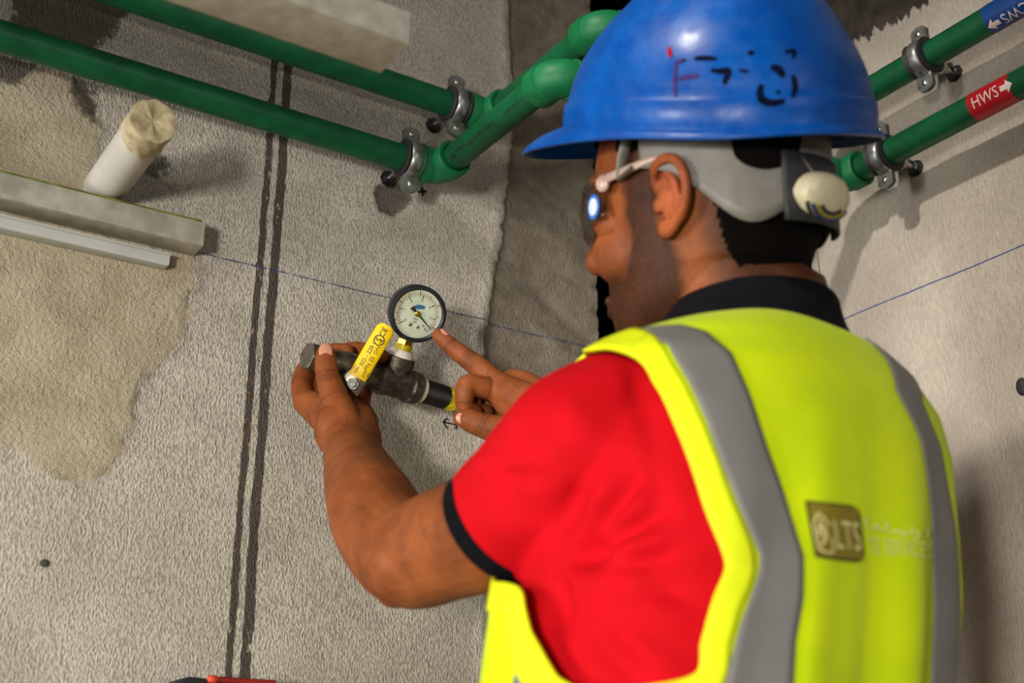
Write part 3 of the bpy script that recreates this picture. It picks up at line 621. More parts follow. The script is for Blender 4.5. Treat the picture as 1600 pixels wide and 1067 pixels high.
# ------------------------------------------------------------------ the person
def dirh(phi): return RT*(-math.cos(phi))+FH*math.sin(phi), RT*(-math.sin(phi))-FH*math.cos(phi)
PHT, PHH = R_(50), R_(35)
FT, SL = dirh(PHT)                                         # chest direction and the man's left
NK = P(1182, 524, 1.035)
def fhd(p): return (arr(p)-CAM)@FH
def PH(x, y, f): return P(x, y, f/(math.cos(PITCH)-math.sin(PITCH)*(533.5-y)/FPX))
BC = PH(1134, 1067, fhd(NK)-0.015)
def spine(dz): k = dz/(NK[2]-BC[2]); c = NK+(BC-NK)*k; c[2] = NK[2]-dz; return c
def keyrings(keys, dzs):
    K = arr(keys); out = []
    from_ = K[:, 0]
    for d in dzs:
        j = [np.interp(d, from_, K[:, i]) for i in range(1, K.shape[1])]; out.append(j)
    o = arr(out)
    for _ in range(6): o[1:-1] = (o[:-2]+2*o[1:-1]+o[2:])/4
    return o
def loft(keys, dzs, us, p=2.35):
    kr = keyrings(keys, dzs); G = []
    for d, (a, b, cf) in zip(dzs, kr):
        c = spine(d)+FT*cf; cu, su = np.cos(us), np.sin(us)   # u = 0 at the middle of the back, + towards his left
        G.append(c+np.outer(np.sign(su)*np.abs(su)**(2/p)*a, SL)+np.outer(-np.sign(cu)*np.abs(cu)**(2/p)*b, FT))
    return arr(G)
TORSO = [(-0.03, .056, .056, .012), (0.0, .064, .060, .006), (.02, .082, .070, 0), (.045, .118, .080, 0), (.075, .152, .092, 0), (.11, .168, .106, 0), (.15, .174, .118, 0), (.20, .170, .122, 0), (.28, .163, .120, .004), (.40, .155, .116, .006), (.52, .160, .120, 0), (.62, .172, .128, 0), (.72, .168, .125, 0)]
VEST = [(.008, .082, .072, .004), (.022, .118, .088, 0), (.042, .160, .102, 0), (.07, .188, .116, 0), (.11, .193, .128, 0), (.17, .193, .136, .002), (.23, .191, .139, .004), (.30, .187, .140, .006), (.40, .184, .141, .008), (.60, .184, .144, .008)]
us40 = np.linspace(-math.pi, math.pi, 48, endpoint=False)

# ---- head frame
HP = R_(6); F0, L00 = dirh(PHH); HF = F0*math.cos(HP)+ZUP*math.sin(HP); HU0 = -F0*math.sin(HP)+ZUP*math.cos(HP)
HR = R_(11); L0 = L00*math.cos(HR)-HU0*math.sin(HR); HU = HU0*math.cos(HR)+L00*math.sin(HR); HM = np.stack([HF, L0, HU], 1)
EAR = P(1040, 312, 1.0); HO = EAR-L0*0.078
def H(v): return HO+arr(v)@HM.T
HEAD = [(.137, .015, -.045, .015), (.131, .046, -.066, .044), (.112, .072, -.085, .062), (.085, .089, -.096, .072), (.05, .097, -.100, .0765), (.025, .096, -.099, .0765), (.0, .089, -.094, .0745), (-.02, .089, -.088, .071), (-.045, .091, -.078, .067), (-.07, .090, -.058, .062), (-.09, .088, -.032, .053), (-.106, .083, -.005, .042), (-.116, .072, .015, .028), (-.121, .055, .028, .012)]
def head_grid(off=0.0, n=72, zs=None):
    K = arr(HEAD)[::-1]; zs = np.linspace(-.121, .137, 60) if zs is None else zs; G = []
    kr = np.stack([np.interp(zs, K[:, 0], K[:, i]) for i in (1, 2, 3)], -1)
    for _ in range(4): kr[1:-1] = (kr[:-2]+2*kr[1:-1]+kr[2:])/4
    th = np.linspace(0, 2*math.pi, n, endpoint=False)
    for z, (xf, xb, w) in zip(zs, kr):
        xc = 0.35*xf+0.65*xb+0.03; c, s = np.cos(th), np.sin(th); pf = 2.5 if z > -0.05 else 2.2
        ex = np.where(c > 0, xf-xc+off, xc-xb+off)
        G.append(np.stack([xc+np.sign(c)*np.abs(c)**(2/pf)*ex, np.sign(s)*np.abs(s)**(2/pf)*(w+off), np.full(n, z)], -1))
    return arr(G)
body = MB()
hg = head_grid(); k = body.n; body.grid(H(hg.reshape(-1, 3)).reshape(hg.shape), True)
m = hg.shape[1]; body.f.append(tuple(k+j for j in range(m))); body.f.append(tuple(k+(len(hg)-1)*m+j for j in range(m))[::-1])
def ht(pts, r, **kw): body.tube(H(smooth_path(pts, kw.pop('k', 10))), np.interp(np.linspace(0, 1, kw.pop('kk', 10)), np.linspace(0, 1, len(r)), r), 16, round_cap=True, **kw)
ht([(.090, 0, .022), (.102, 0, 0), (.112, 0, -.024)], [.008, .010, .0125])                      # nose
for s in (1, -1):
    ht([(.100, s*.010, -.030), (.094, s*.017, -.030)], [.008, .006])
    ht([(.092, s*.012, .034), (.088, s*.034, .038), (.072, s*.058, .030)], [.008, .009, .007])    # brow
    body.ell(H((.056, s*.040, -.030)), (.034, .029, .030), HM); body.ell(H((.066, s*.048, -.004)), (.020, .016, .013), HM)
    body.ell(H((.079, s*.031, .012)), (.012, .015, .010), HM)                                  # closed-over eye ball
    # ear
    hel = [(.006, .074, .004), (.010, .080, .020), (.004, .086, .031), (-.010, .091, .034), (-.022, .093, .026), (-.027, .093, .008), (-.023, .090, -.010), (-.012, .085, -.022), (-.002, .081, -.029), (.005, .077, -.027), (.006, .073, -.018)]
    ht([(x*.95, s*(.075+(y-.075)*.9), z*.93-.001) for x, y, z in hel], [.0035, .0042, .0044, .0044, .0044, .0042, .0042, .0046, .0052, .0048, .004], k=40, kk=40)
    ht([(-.004, s*.083, .020), (-.013, s*.087, .012), (-.015, s*.087, -.004), (-.008, s*.083, -.015)], [.0030, .0038, .0038, .0030], k=20, kk=20)   # antihelix
    body.ell(H((-.010, s*.079, .003)), (.0155, .0045, .026), HM@arr([(1, 0, 0), (0, 1, 0), (0, 0, 1)]))
    body.ell(H((.008, s*.077, -.004)), (.005, .004, .007), HM); body.ell(H((-.001, s*.080, -.025)), (.0085, .0045, .0075), HM)
ht([(.088, -.024, -.066), (.0975, 0, -.062), (.088, .024, -.066)], [.004, .006, .004]); ht([(.086, -.022, -.072), (.096, 0, -.074), (.086, .022, -.072)], [.004, .0065, .004])
neck = [H((-.012, 0, -.01)), H((-.018, 0, -.05)), H((-.022, 0, -.085)), spine(-.02), spine(.03)]
body.tube(smooth_path(neck, 16), np.interp(np.linspace(0, 4, 16), range(5), [.060, .058, .058, .063, .070]), 32)
# torso under the clothes
G = loft([(d, a-.006-.03*min(1, max(0, d/.06)), b-.006-.028*min(1, max(0, d/.06)), c) for d, a, b, c in TORSO], np.linspace(-.02, .30, 30), us40); body.grid(G, True)
k = body.n-len(G)*48; body.f.append(tuple(k+j for j in range(48))); body.f.append(tuple(k+(len(G)-1)*48+j for j in range(48)))
LEGS = []
for s in (1, -1):
    hip = spine(.70)+SL*s*.085; foot = arr((hip[0], hip[1], 0.10))+FT*(0.03*s)+SL*s*.03; knee = (hip+foot)/2+FT*.02
    LEGS.append((hip, knee, foot))
# arms
def chain(mb, pts, r, k=None, n=18, rb=None):
    k = k or len(pts)*5; Q = smooth_path([P(*q) for q in pts], k); t = np.linspace(0, len(pts)-1, k)
    mb.tube(Q, np.interp(t, range(len(pts)), r), n, round_cap=True)
ARM_L = [(1010, 655, .975), (905, 705, .925), (835, 768, .928), (775, 822, .950), (702, 848, .985), (640, 866, 1.015), (601, 828, 1.055), (582, 792, 1.085), (568, 760, 1.13), (557, 730, 1.180), (549, 706, 1.222), (541, 684, 1.252), (533, 664, 1.274)]
chain(body, ARM_L, [.042, .046, .0475, .0462, .0455, .0440, .0425, .0400, .0360, .0315, .0275, .0245, .0190], 70, 28)
body.ell(P(617, 918, 1.018), (.017, .017, .017)); body.ell(P(660, 880, 1.0), (.045, .036, .034))
RS = spine(.085)-SL*.155+FT*.03; RE = P(1150, 905, 1.25); RW = P(878, 648, 1.245)
body.tube(smooth_path([RS, (RS+RE)/2+FT*.01, RE, (RE+RW)/2, RW], 40), np.interp(np.linspace(0, 4, 40), range(5), [.052, .047, .042, .036, .027]), 24, round_cap=True)
# left hand, gripping the valve: thumb in front, fingers behind and over the top
W_ = (553, 718, 1.203)
chain(body, [W_, (532, 672, 1.252), (500, 642, 1.284), (477, 628, 1.302)], [.026, .022, .018, .0135])
chain(body, [W_, (535, 660, 1.275), (515, 640, 1.305), (503, 622, 1.322)], [.026, .022, .018, .014])
chain(body, [W_, (548, 660, 1.280), (540, 640, 1.315), (532, 625, 1.332)], [.026, .022, .017, .0135])
chain(body, [W_, (562, 668, 1.270), (563, 652, 1.305), (560, 640, 1.328)], [.026, .020, .016, .0125])
body.ell(P(566, 690, 1.250), (.020, .020, .026)); body.ell(P(530, 672, 1.248), (.026, .022, .030))
chain(body, [(552, 706, 1.216), (538, 660, 1.245), (523, 622, 1.262), (512, 588, 1.272), (509, 566, 1.279), (509, 551, 1.283)], [.018, .0175, .0150, .0122, .0118, .0095])
chain(body, [(477, 628, 1.302), (472, 604, 1.320), (478, 580, 1.336), (498, 560, 1.344), (520, 550, 1.338), (541, 549, 1.326)], [.0135, .0118, .0115, .0108, .0098, .0085])
chain(body, [(503, 622, 1.322), (500, 590, 1.350), (522, 560, 1.363), (552, 548, 1.358), (580, 552, 1.345), (596, 556, 1.336)], [.0138, .0118, .0110, .0104, .0094, .0082])
chain(body, [(532, 625, 1.332), (536, 596, 1.360), (556, 575, 1.372), (590, 566, 1.366), (612, 572, 1.356)], [.0132, .0112, .0106, .0098, .0080])
chain(body, [(560, 640, 1.328), (566, 618, 1.347), (574, 600, 1.362), (592, 592, 1.368), (606, 594, 1.362)], [.0120, .0100, .0094, .0088, .0074])
# right hand, index finger pointing at the dial
chain(body, [(878, 648, 1.245), (838, 635, 1.262), (800, 618, 1.280), (772, 596, 1.296)], [.026, .022, .019, .0135])
chain(body, [(878, 648, 1.245), (842, 650, 1.258), (808, 640, 1.272), (784, 622, 1.285)], [.026, .021, .017, .0125])
chain(body, [(870, 640, 1.255), (838, 622, 1.285), (815, 604, 1.305), (800, 596, 1.318)], [.024, .022, .018, .0135])
chain(body, [(870, 636, 1.262), (845, 620, 1.298), (828, 612, 1.318), (818, 606, 1.332)], [.022, .020, .016, .0125])
chain(body, [(774, 598, 1.296), (752, 577, 1.303), (731, 561, 1.311), (712, 547, 1.315), (697, 534, 1.318), (685, 524, 1.321)], [.0138, .0118, .0108, .0098, .0090, .0074])
chain(body, [(784, 612, 1.290), (756, 606, 1.282), (731, 601, 1.276), (726, 617, 1.272), (727, 634, 1.274), (742, 643, 1.283)], [.0130, .0116, .0112, .0104, .0096, .0080])
chain(body, [(800, 604, 1.310), (770, 606, 1.308), (742, 608, 1.300), (738, 626, 1.295), (744, 640, 1.298), (760, 643, 1.303)], [.0125, .0112, .0106, .0098, .0090, .0076])
chain(body, [(818, 612, 1.328), (790, 612, 1.330), (764, 616, 1.322), (760, 630, 1.318), (768, 642, 1.318)], [.0112, .0100, .0094, .0086, .0072])
chain(body, [(860, 660, 1.240), (815, 672, 1.250), (780, 671, 1.254), (752, 664, 1.254), (732, 656, 1.256), (722, 653, 1.258)], [.019, .0165, .0145, .0128, .0118, .0095])
me = remeshed(body, 0.0014, 7, 0.5)
V = vget(me); hl = (V-HO)@HM
inhead = (np.abs(hl[:, 1]) < .1) & (hl[:, 2] > -.16) & (np.linalg.norm(hl-arr((0, 0, -.01)), axis=1) < .19)
x, y, z = hl.T
zb_ = np.interp(x, [-.02, .015, .03, .05, .075, .10], [-.040, -.026, -.030, -.050, -.052, -.050])
jaw = 1.7*sst(zb_+.016, zb_-.030, z)*sst(-.016, .022, x+.15*(z+.06))*sst(-.150, -.128, z)
side_ = np.exp(-((x-.024)/.015)**2)*sst(-.07, -.020, z)*1.2+.25*np.exp(-((x-.038)/.022)**2)*sst(-.06, .01, z)
cheekfree = 1-0.9*np.exp(-(((x-.066)/.022)**2+((z+.020)/.026)**2))
beard = np.clip((jaw*cheekfree+side_), 0, 1.15)*inhead
beard *= 1-0.9*np.exp(-((x+.008)/.018)**2-((z-.002)/.036)**2)*(np.abs(y) > .070)
nape = inhead*sst(-.016, -.042, x)*sst(-.118, -.080, z)
red = inhead*(np.abs(y) > .076)*np.exp(-((x+.010)/.026)**2-((z)/.04)**2)
JOINTS = [((512, 586, 1.272), (509, 560, 1.28), .013), ((511, 592, 1.271), (509, 560, 1.28), .013), ((514, 597, 1.270), (509, 560, 1.28), .012), ((522, 624, 1.262), (512, 590, 1.272), .012),
          ((731, 561, 1.311), (712, 547, 1.315), .012), ((735, 564, 1.310), (712, 547, 1.315), .012), ((727, 558, 1.312), (712, 547, 1.315), .011), ((702, 539, 1.317), (690, 528, 1.32), .010), ((705, 541, 1.317), (690, 528, 1.32), .010),
          ((752, 664, 1.254), (732, 656, 1.256), .013), ((757, 666, 1.254), (732, 656, 1.256), .013), ((761, 606, 1.283), (731, 601, 1.276), .012), ((727, 628, 1.273), (726, 610, 1.273), .011), ((474, 600, 1.322), (478, 580, 1.336), .012), ((473, 606, 1.32), (478, 580, 1.336), .012), ((770, 600, 1.296), (752, 577, 1.303), .013)]
cr = np.zeros(len(V)); wobc = fnoise(V*900, 31, 2)*.0007
for a_, b_, r_ in JOINTS:
    c_ = P(*a_); d_ = nrm(P(*b_)-c_); q_ = V-c_; ax_ = q_@d_; cr = np.maximum(cr, np.exp(-((ax_+wobc)/.0010)**2)*sst(r_*1.9, r_*1.1, np.linalg.norm(q_, axis=1)))
attr(me, 'crease', cr)
attr(me, 'beard', beard); attr(me, 'nape', nape); attr(me, 'red', red)
n = N('brown_skin'); base = n.mix(n.ramp(n.noise(28, 4), 0.3, 0.7), srgb(120, 64, 33), srgb(150, 84, 44))
base = n.mix(n.math('MULTIPLY', n.attr('red'), 0.5), base, srgb(178, 88, 56))
st = n.ramp(n.noise(800, 2, 0.6), 0.32, 0.62, 0.78, 1.0); bn = n.ramp(n.math('ADD', n.attr('beard'), n.math('MULTIPLY', n.math('SUBTRACT', n.noise(45, 4), 0.5), 1.0)), 0.0, 0.82)
base = n.mix(n.math('MULTIPLY', n.math('MULTIPLY', bn, st), 0.93), base, srgb(28, 15, 10)); base = n.mix(n.math('MULTIPLY', n.math('MULTIPLY', n.attr('nape'), st), 0.8), base, srgb(34, 24, 19))
base = n.mix(n.math('MULTIPLY', n.attr('crease'), 0.55), base, srgb(70, 36, 22)); base = n.mix(n.ramp(n.noise(75, 5, 0.7), 0.52, 0.72, 0, 0.45), base, srgb(88, 46, 25))
M_SKIN = n.out(base, n.ramp(n.noise(300, 2), 0.3, 0.7, 0.48, 0.60), 0, 0.2, n.bump(n.math('ADD', n.noise(520, 3), n.math('MULTIPLY', n.noise(130, 3), 0.8)), 0.28, 0.0009), Subsurface_Weight=0.06)
n.b.inputs['Subsurface Radius'].default_value = (0.004, 0.0015, 0.0008)
man = thing('person', 'man in red polo and yellow vest pointing at the pressure gauge', 'person', (float(NK[0]), float(NK[1]), 0.0))
sk = link('body', me, M_SKIN, man, True, auto=180)
M_NAIL = simple('fingernail', srgb(196, 138, 112), 0.35, var=0.05)
def nail(tip, back, toward, w=.0062, l=.0085, lift=.0075):
    a, b = P(*tip), P(*back); d = nrm(a-b); t = nrm(arr(toward)); t = nrm(t-d*(t@d)); s = np.cross(d, t)
    MB().ell(a+t*lift-d*0.002, (l, w, .0022), np.stack([d, s, t], 1)).build('fingernail', M_NAIL, man)
nail((509, 551, 1.283), (509, 570, 1.278), CAM-P(509, 555, 1.28), .0072, .0100, .0082)
nail((722, 654, 1.258), (745, 662, 1.255), CAM-P(722, 655, 1.25)+arr((-.35, -.2, 0.0)), .0058, .0075, .0082)
nail((688, 526, 1.320), (705, 541, 1.317), RT*0.6+CU*0.9-FW*0.25, .0052, .0070, .0070)

# ---- eyes and hair
for s in (1, -1):
    e = MB().ell(H((.0835, s*.031, .012)), (.0085, .0120, .0060), HM).build('eye', simple('eye_white', srgb(220, 210, 200), 0.2, var=0.03), man)
    MB().ell(H((.0905, s*.031, .012)), (.0022, .0048, .0048), HM).build('iris', simple('dark_iris', srgb(30, 18, 12), 0.2), e)
hgz = np.linspace(-.085, .137, 90); hg = head_grid(.0030, 160, hgz); keep = []
hx, hy, hz = hg[..., 0], hg[..., 1], hg[..., 2]
line = np.where(hx > .048, .072, np.where(hx > -.030, .046, .046-.104*sst(-.030, -.046, hx)))
line = line+0.0012*np.sin(hx*460)+0.001*np.sin(hy*510+hx*290)
ok = hz > line; mb = MB(); a, b = hg.shape[:2]; Vh = H((hg*1.0).reshape(-1, 3)); fs = []
for i in range(a-1):
    for j in range(b):
        q = (j+1) % b
        if ok[i, j] and ok[i, q] and ok[i+1, q] and ok[i+1, j]: fs.append((i*b+j, i*b+q, (i+1)*b+q, (i+1)*b+j))
mb.add(Vh, fs); me = mb.mesh('hair'); bm = bmesh.new(); bm.from_mesh(me); bmesh.ops.delete(bm, geom=[v for v in bm.verts if not v.link_faces], context='VERTS'); bm.to_mesh(me); bm.free()
n = N('short_black_hair'); hr = n.noise(700, 4, 0.7, n.coord((1, 1, 0.35)))
M_HAIR = n.out(n.mix(hr, srgb(5, 4, 4), srgb(18, 13, 11)), 0.85, 0, 0.06, n.bump(hr, 1.0, 0.003))
ho = link('hair', me, M_HAIR, man, True); so = ho.modifiers.new('t', 'SOLIDIFY'); so.thickness = .004; so.offset = 0

# ---- polo shirt
n = N('red_pique_cotton'); M_REDC = n.out(n.mix(n.ramp(n.noise(30, 3), 0.3, 0.7), (0.50, 0.0010, 0.005), (0.57, 0.0014, 0.008)), 0.85, 0, 0.15, n.bump(n.noise(900, 2), 0.25, 0.0006))
M_NAVY = simple('black_knit_trim', (0.0045, 0.0045, 0.0065), 0.9, spec=0.08, bump=0.2, bscale=700)
sh = MB(); G = loft([(d, a+.004, b+.004, c) for d, a, b, c in TORSO], np.linspace(-.005, .70, 60), us40); sh.grid(G, True)
k = sh.n-len(G)*48; sh.f.append(tuple(k+j for j in range(48))); sh.f.append(tuple(k+(len(G)-1)*48+j for j in range(48)))
SLV = [(1050, 668, .975), (985, 658, .940), (908, 700, .915), (838, 767, .928), (775, 822, .950)]; SLR = [.050, .056, .0595, .0550, .0490]
Q = smooth_path([P(*q) for q in SLV], 30); sh.tube(Q, np.interp(np.linspace(0, 4, 30), range(5), SLR), 36)
SLP = [RS+SL*.03, RS, RS+(RE-RS)*.35, RS+(RE-RS)*.72]; Q2 = smooth_path(SLP, 26); sh.tube(Q2, np.interp(np.linspace(0, 3, 26), range(4), [.06, .062, .060, .055]), 32)
me = remeshed(sh, 0.0035, 10, 0.5); V = vget(me); NN = nget(me)
ap = P(905, 850, .90)                                      # folds gather at the left armpit
def fold(a, b, w, h, V=None):
    a, b = arr(a), arr(b); e = b-a; t = np.clip(((V-a)@e)/(e@e), 0, 1); q = V-a-t[:, None]*e; d2 = (q**2).sum(1); return h*np.exp(-d2/w**2)*np.sin(np.pi*np.clip(t*0.9+0.08, 0, 1))
px = proj(V)
def pfold(a, b, w, h):                                     # a crease between two points of the near surface
    a, b = arr(a), arr(b); e = b-a; t = np.clip(((px-a)@e)/(e@e), 0, 1); q = px-a-t[:, None]*e; d2 = (q**2).sum(1); near = sst(1.06, .98, (V-CAM)@FW)
    return h*np.exp(-d2/w**2)*np.sin(np.pi*np.clip(t*0.86+0.07, 0, 1))*near
D = np.zeros(len(V))
for a, b, w, h in (((892, 868), (1005, 735), 17, -.015), ((905, 862), (1045, 795), 16, -.010), ((905, 880), (1065, 868), 17, -.008), ((872, 850), (912, 752), 17, -.008), ((880, 880), (945, 850), 20, -.014), ((915, 845), (1010, 775), 18, .006), ((905, 835), (962, 745), 18, .007), ((930, 882), (1045, 836), 18, .006),
                   ((985, 560), (1022, 700), 18, -.004), ((1022, 700), (1030, 800), 18, -.004), ((745, 742), (850, 745), 16, -.0035), ((750, 722), (860, 722), 18, .003), ((868, 890), (872, 1000), 16, -.012), ((905, 960), (1000, 1060), 22, -.006), ((960, 925), (1090, 918), 18, -.004), ((940, 985), (1060, 1050), 22, .005), ((860, 620), (930, 690), 34, .003), ((1000, 880), (1100, 960), 24, -.004)): D += pfold(a, b, w, h)
D += 0.0012*fnoise(V*38, 21, 2)
vset(me, V+NN*D[:, None])
shirt = link('polo_shirt', me, M_REDC, man, True, auto=180)
def cuff(Q, r, L, name):
    d = nrm(Q[-1]-Q[-4]); MB().lathe(Q[-1]-d*(L-.004), d, [(0, r-.002), (0.001, r+.0012), (L-.002, r+.0008), (L, r-.0008), (L, r-.004)], 48, caps=False).build(name, M_NAVY, shirt)
cuff(Q, .0492, .017, 'cuff'); cuff(Q2, .0552, .017, 'cuff')
# collar: a folded band around the neck
G = []; uc = np.linspace(-2.75, 2.75, 90)
for fl in np.linspace(0, 1, 16):
    row = []
    for u in uc:
        bk = math.cos(u/2)                                  # 1 at the back, 0 at the front
        if fl < 0.35: t = fl/0.35; dr, dz_ = 0.002*t, -.012+.048*t
        else: t = (fl-0.35)/0.65; dr, dz_ = 0.002+.007*math.sin(t*1.6)+.011*t*t, .036-.046*t-.004*math.sin(t*3.1)
        a, b = .071+dr+.004*abs(math.sin(u)), .069+dr
        c = spine(-dz_+.012*(1-bk)*1.6+.006)+FT*.008
        row.append(c+SL*math.sin(u)*a-FT*math.cos(u)*b)
    G.append(row)
mb = MB().grid(G); co_ = mb.build('collar', M_NAVY, shirt, True, auto=120); so = co_.modifiers.new('t', 'SOLIDIFY'); so.thickness = .0022

# ---- trousers and boots (below the frame)
tr = MB()
for hip, knee, foot in LEGS: tr.tube(smooth_path([hip+ZUP*.06, knee, foot], 16), np.interp(np.linspace(0, 2, 16), range(3), [.098, .075, .068]), 24)
tr.ell(spine(.68), (.155, .155, .12)); me = remeshed(tr, 0.006, 8); link('trousers', me, simple('navy_work_trousers', srgb(32, 36, 52), 0.9, var=0.2), man, True)
for hip, knee, foot in LEGS:
    bt = MB(); q = arr((foot[0], foot[1], 0)); d = FT
    bt.tube(smooth_path([q-d*.07+ZUP*.055, q+ZUP*.062, q+d*.10+ZUP*.048, q+d*.17+ZUP*.040], 12), np.interp(np.linspace(0, 3, 12), range(4), [.042, .048, .046, .036]), 20, round_cap=True)
    bt.tube([q+ZUP*.06, q+ZUP*.20], [.052, .058], 20); me = remeshed(bt, 0.005, 6); b_ = link('boot', me, simple('black_boot_leather', (0.02, 0.018, 0.016), 0.5), man, True)
    MB().prism([q+d*x_+SL*y_ for x_, y_ in ((-.115, -.03), (-.115, .03), (-.07, .045), (.08, .05), (.17, .045), (.21, .02), (.21, -.02), (.17, -.045), (.08, -.05), (-.07, -.045))], ZUP, .022).build('sole', M_RUB, b_, True, .003)
# ------------------------------------------------------------------ safety vest
n = N('fluorescent_yellow_mesh'); M_VEST = n.out(n.mix(n.ramp(n.noise(14, 3), 0.3, 0.7), srgb(198, 226, 0), srgb(214, 236, 0)), 0.7, 0, 0.2, n.bump(n.noise(900, 2), 0.15, 0.0005), Sheen_Weight=0.05)
M_BIND = simple('lemon_binding', srgb(226, 240, 20), 0.6, spec=0.3, var=0.05)
M_REFL = simple('grey_reflective_tape', srgb(112, 110, 108), 0.6, 0.0, var=0.06, scale=30, bump=0.15, bscale=600)
NU, NV = 420, 260
vu = np.linspace(-math.pi, math.pi, NU, endpoint=False); vd = np.linspace(.008, .60, NV); VG = loft(VEST, vd, vu, 2.4)
vv, uu = np.meshgrid(vd, vu, indexing='ij')
cen = arr([spine(d) for d in vd])[:, None, :]; rad = VG-cen; rad[..., 2] = 0; rad = rad/np.linalg.norm(rad, axis=-1)[..., None]
fd = np.zeros_like(uu)
for u0, sl_, w, h in ((0.30, 0.2, .10, .006), (-0.12, 0.1, .09, .005), (-.55, -.1, .12, .006), (.02, .0, .07, -.005), (-.32, -.05, .09, -.005), (.55, .3, .1, -.003), (-.85, -.1, .1, -.005), (2.5, 0, .15, .004)):
    fd += h*np.exp(-((uu-u0-sl_*(vv-.3))/w)**2)*sst(.06, .26, vv)
fd += .0015*np.sin(uu*9+vv*12)*sst(.05, .3, vv)
VG = VG+rad*fd[..., None]
du = np.roll(VG, -1, 1)-np.roll(VG, 1, 1); dv = np.gradient(VG, axis=0); VN = np.cross(du, dv); VN /= np.linalg.norm(VN, axis=-1)[..., None]
if (VN*rad).sum() < 0: VN = -VN
vtree = BVHTree.FromPolygons([tuple(p) for p in VG.reshape(-1, 3)], [(i*NU+j, i*NU+(j+1) % NU, (i+1)*NU+(j+1) % NU, (i+1)*NU+j) for i in range(NV-1) for j in range(NU)])
FLAT = VG.reshape(-1, 3)
def vest_uv(x, y):
    r = ray(x, y); loc, nv, fi, dist = vtree.ray_cast(Vector(CAM), Vector(nrm(r)))
    if loc is None: return None
    i, j = divmod(fi, NU); loc = arr(loc); a, b, c = VG[i, j], VG[i, (j+1) % NU], VG[i+1, j]
    eu, ev = b-a, c-a; A = np.stack([eu, ev], 1); s = np.linalg.lstsq(A, loc-a, rcond=None)[0]
    return vu[j]+s[0]*(vu[1]-vu[0]), vd[i]+s[1]*(vd[1]-vd[0])
def vest_at(u, d, lift=0.0):
    u = arr(u); d = arr(d); fj = ((u+math.pi)/(2*math.pi)*NU) % NU; fi = np.clip((d-vd[0])/(vd[1]-vd[0]), 0, NV-1.001)
    j = np.floor(fj).astype(int) % NU; i = np.floor(fi).astype(int); a, b = (fj-np.floor(fj))[..., None], (fi-i)[..., None]; k = (j+1) % NU
    f = lambda A: (A[i, j]*(1-a)+A[i, k]*a)*(1-b)+(A[i+1, j]*(1-a)+A[i+1, k]*a)*b
    return f(VG)+f(VN)*lift
def uvs(pts): return arr([q for q in (vest_uv(*p) for p in pts) if q is not None])
def resamp(p, n): p = arr(p); s = np.concatenate([[0], np.cumsum(np.linalg.norm(np.diff(p, axis=0)*arr((0.18, 1)), axis=1))]); t = np.linspace(0, s[-1], n); return np.stack([np.interp(t, s, p[:, k]) for k in (0, 1)], -1)
BACK = uvs([(947, 533), (983, 553), (1026, 602), (1056, 663), (1080, 723), (1104, 796), (1130, 860), (1135, 890), (1117, 935), (1098, 1002), (1080, 1060)])
bot = BACK[-1][1]
top = BACK[0]
FRONT = arr([(1.20, bot+.008), (1.40, bot), (1.49, bot-.012), (1.575, bot-.030), (1.635, bot-.050), (1.71, bot-.067), (2.02, bot-.078), (2.28, bot-.094), (2.42, bot-.14), (2.42, .10), (2.32, .068), (2.12, .046), (1.92, .040)])
LOOP = smooth_path(np.concatenate([BACK, FRONT]), 160, closed=True)
grid2 = np.stack([uu.ravel(), vv.ravel()], -1); sc = arr((0.18, 1.0))
hole_l = poly_sdf(grid2*sc, LOOP*sc).reshape(uu.shape); hole_r = poly_sdf(grid2*arr((-1, 1))*sc, LOOP*sc).reshape(uu.shape)
neckl = vv < (.010+.030*sst(1.2, 2.8, np.abs(uu)))       # lower neckline in front
frontopen = np.abs(uu) > math.pi-.03-0.25*sst(.20, .02, vv)
cut = (hole_l > -.006) | (hole_r > -.006) | neckl | frontopen
fs = [(i*NU+j, i*NU+(j+1) % NU, (i+1)*NU+(j+1) % NU, (i+1)*NU+j) for i in range(NV-1) for j in range(NU) if not (cut[i, j] and cut[i, (j+1) % NU] and cut[i+1, j] and cut[i+1, (j+1) % NU])]
me = MB().add(FLAT, fs).mesh('safety_vest'); bm = bmesh.new(); bm.from_mesh(me); bmesh.ops.delete(bm, geom=[v for v in bm.verts if not v.link_faces], context='VERTS'); bmesh.ops.recalc_face_normals(bm, faces=bm.faces); bm.to_mesh(me); bm.free()
vest = link('safety_vest', me, M_VEST, man, True, auto=180); so = vest.modifiers.new('t', 'SOLIDIFY'); so.thickness = .0014; so.offset = 0
def vstrip(name, e0, e1, mat, mirror=False, lift=.0022, n=110, m=9, closed=False, thick=.0012):
    a, b = resamp(e0, n), resamp(e1, n)
    if mirror: a, b = a*arr((-1, 1)), b*arr((-1, 1))
    t = np.linspace(0, 1, m)[None, :, None]; q = a[:, None, :]*(1-t)+b[:, None, :]*t
    G = vest_at(q[..., 0], q[..., 1], lift); G = G
    o = MB().grid(G).build(name, mat, vest, True, auto=180); s = o.modifiers.new('t', 'SOLIDIFY'); s.thickness = thick; s.offset = 0; return o
L1 = uvs([(998, 524), (1044, 541), (1074, 596), (1104, 662), (1132, 741), (1159, 808), (1186, 872), (1180, 905), (1153, 978), (1132, 1064)])
L2 = uvs([(1066, 512), (1104, 523), (1141, 553), (1165, 608), (1195, 699), (1226, 784), (1253, 869), (1253, 935), (1241, 1002), (1238, 1064)])
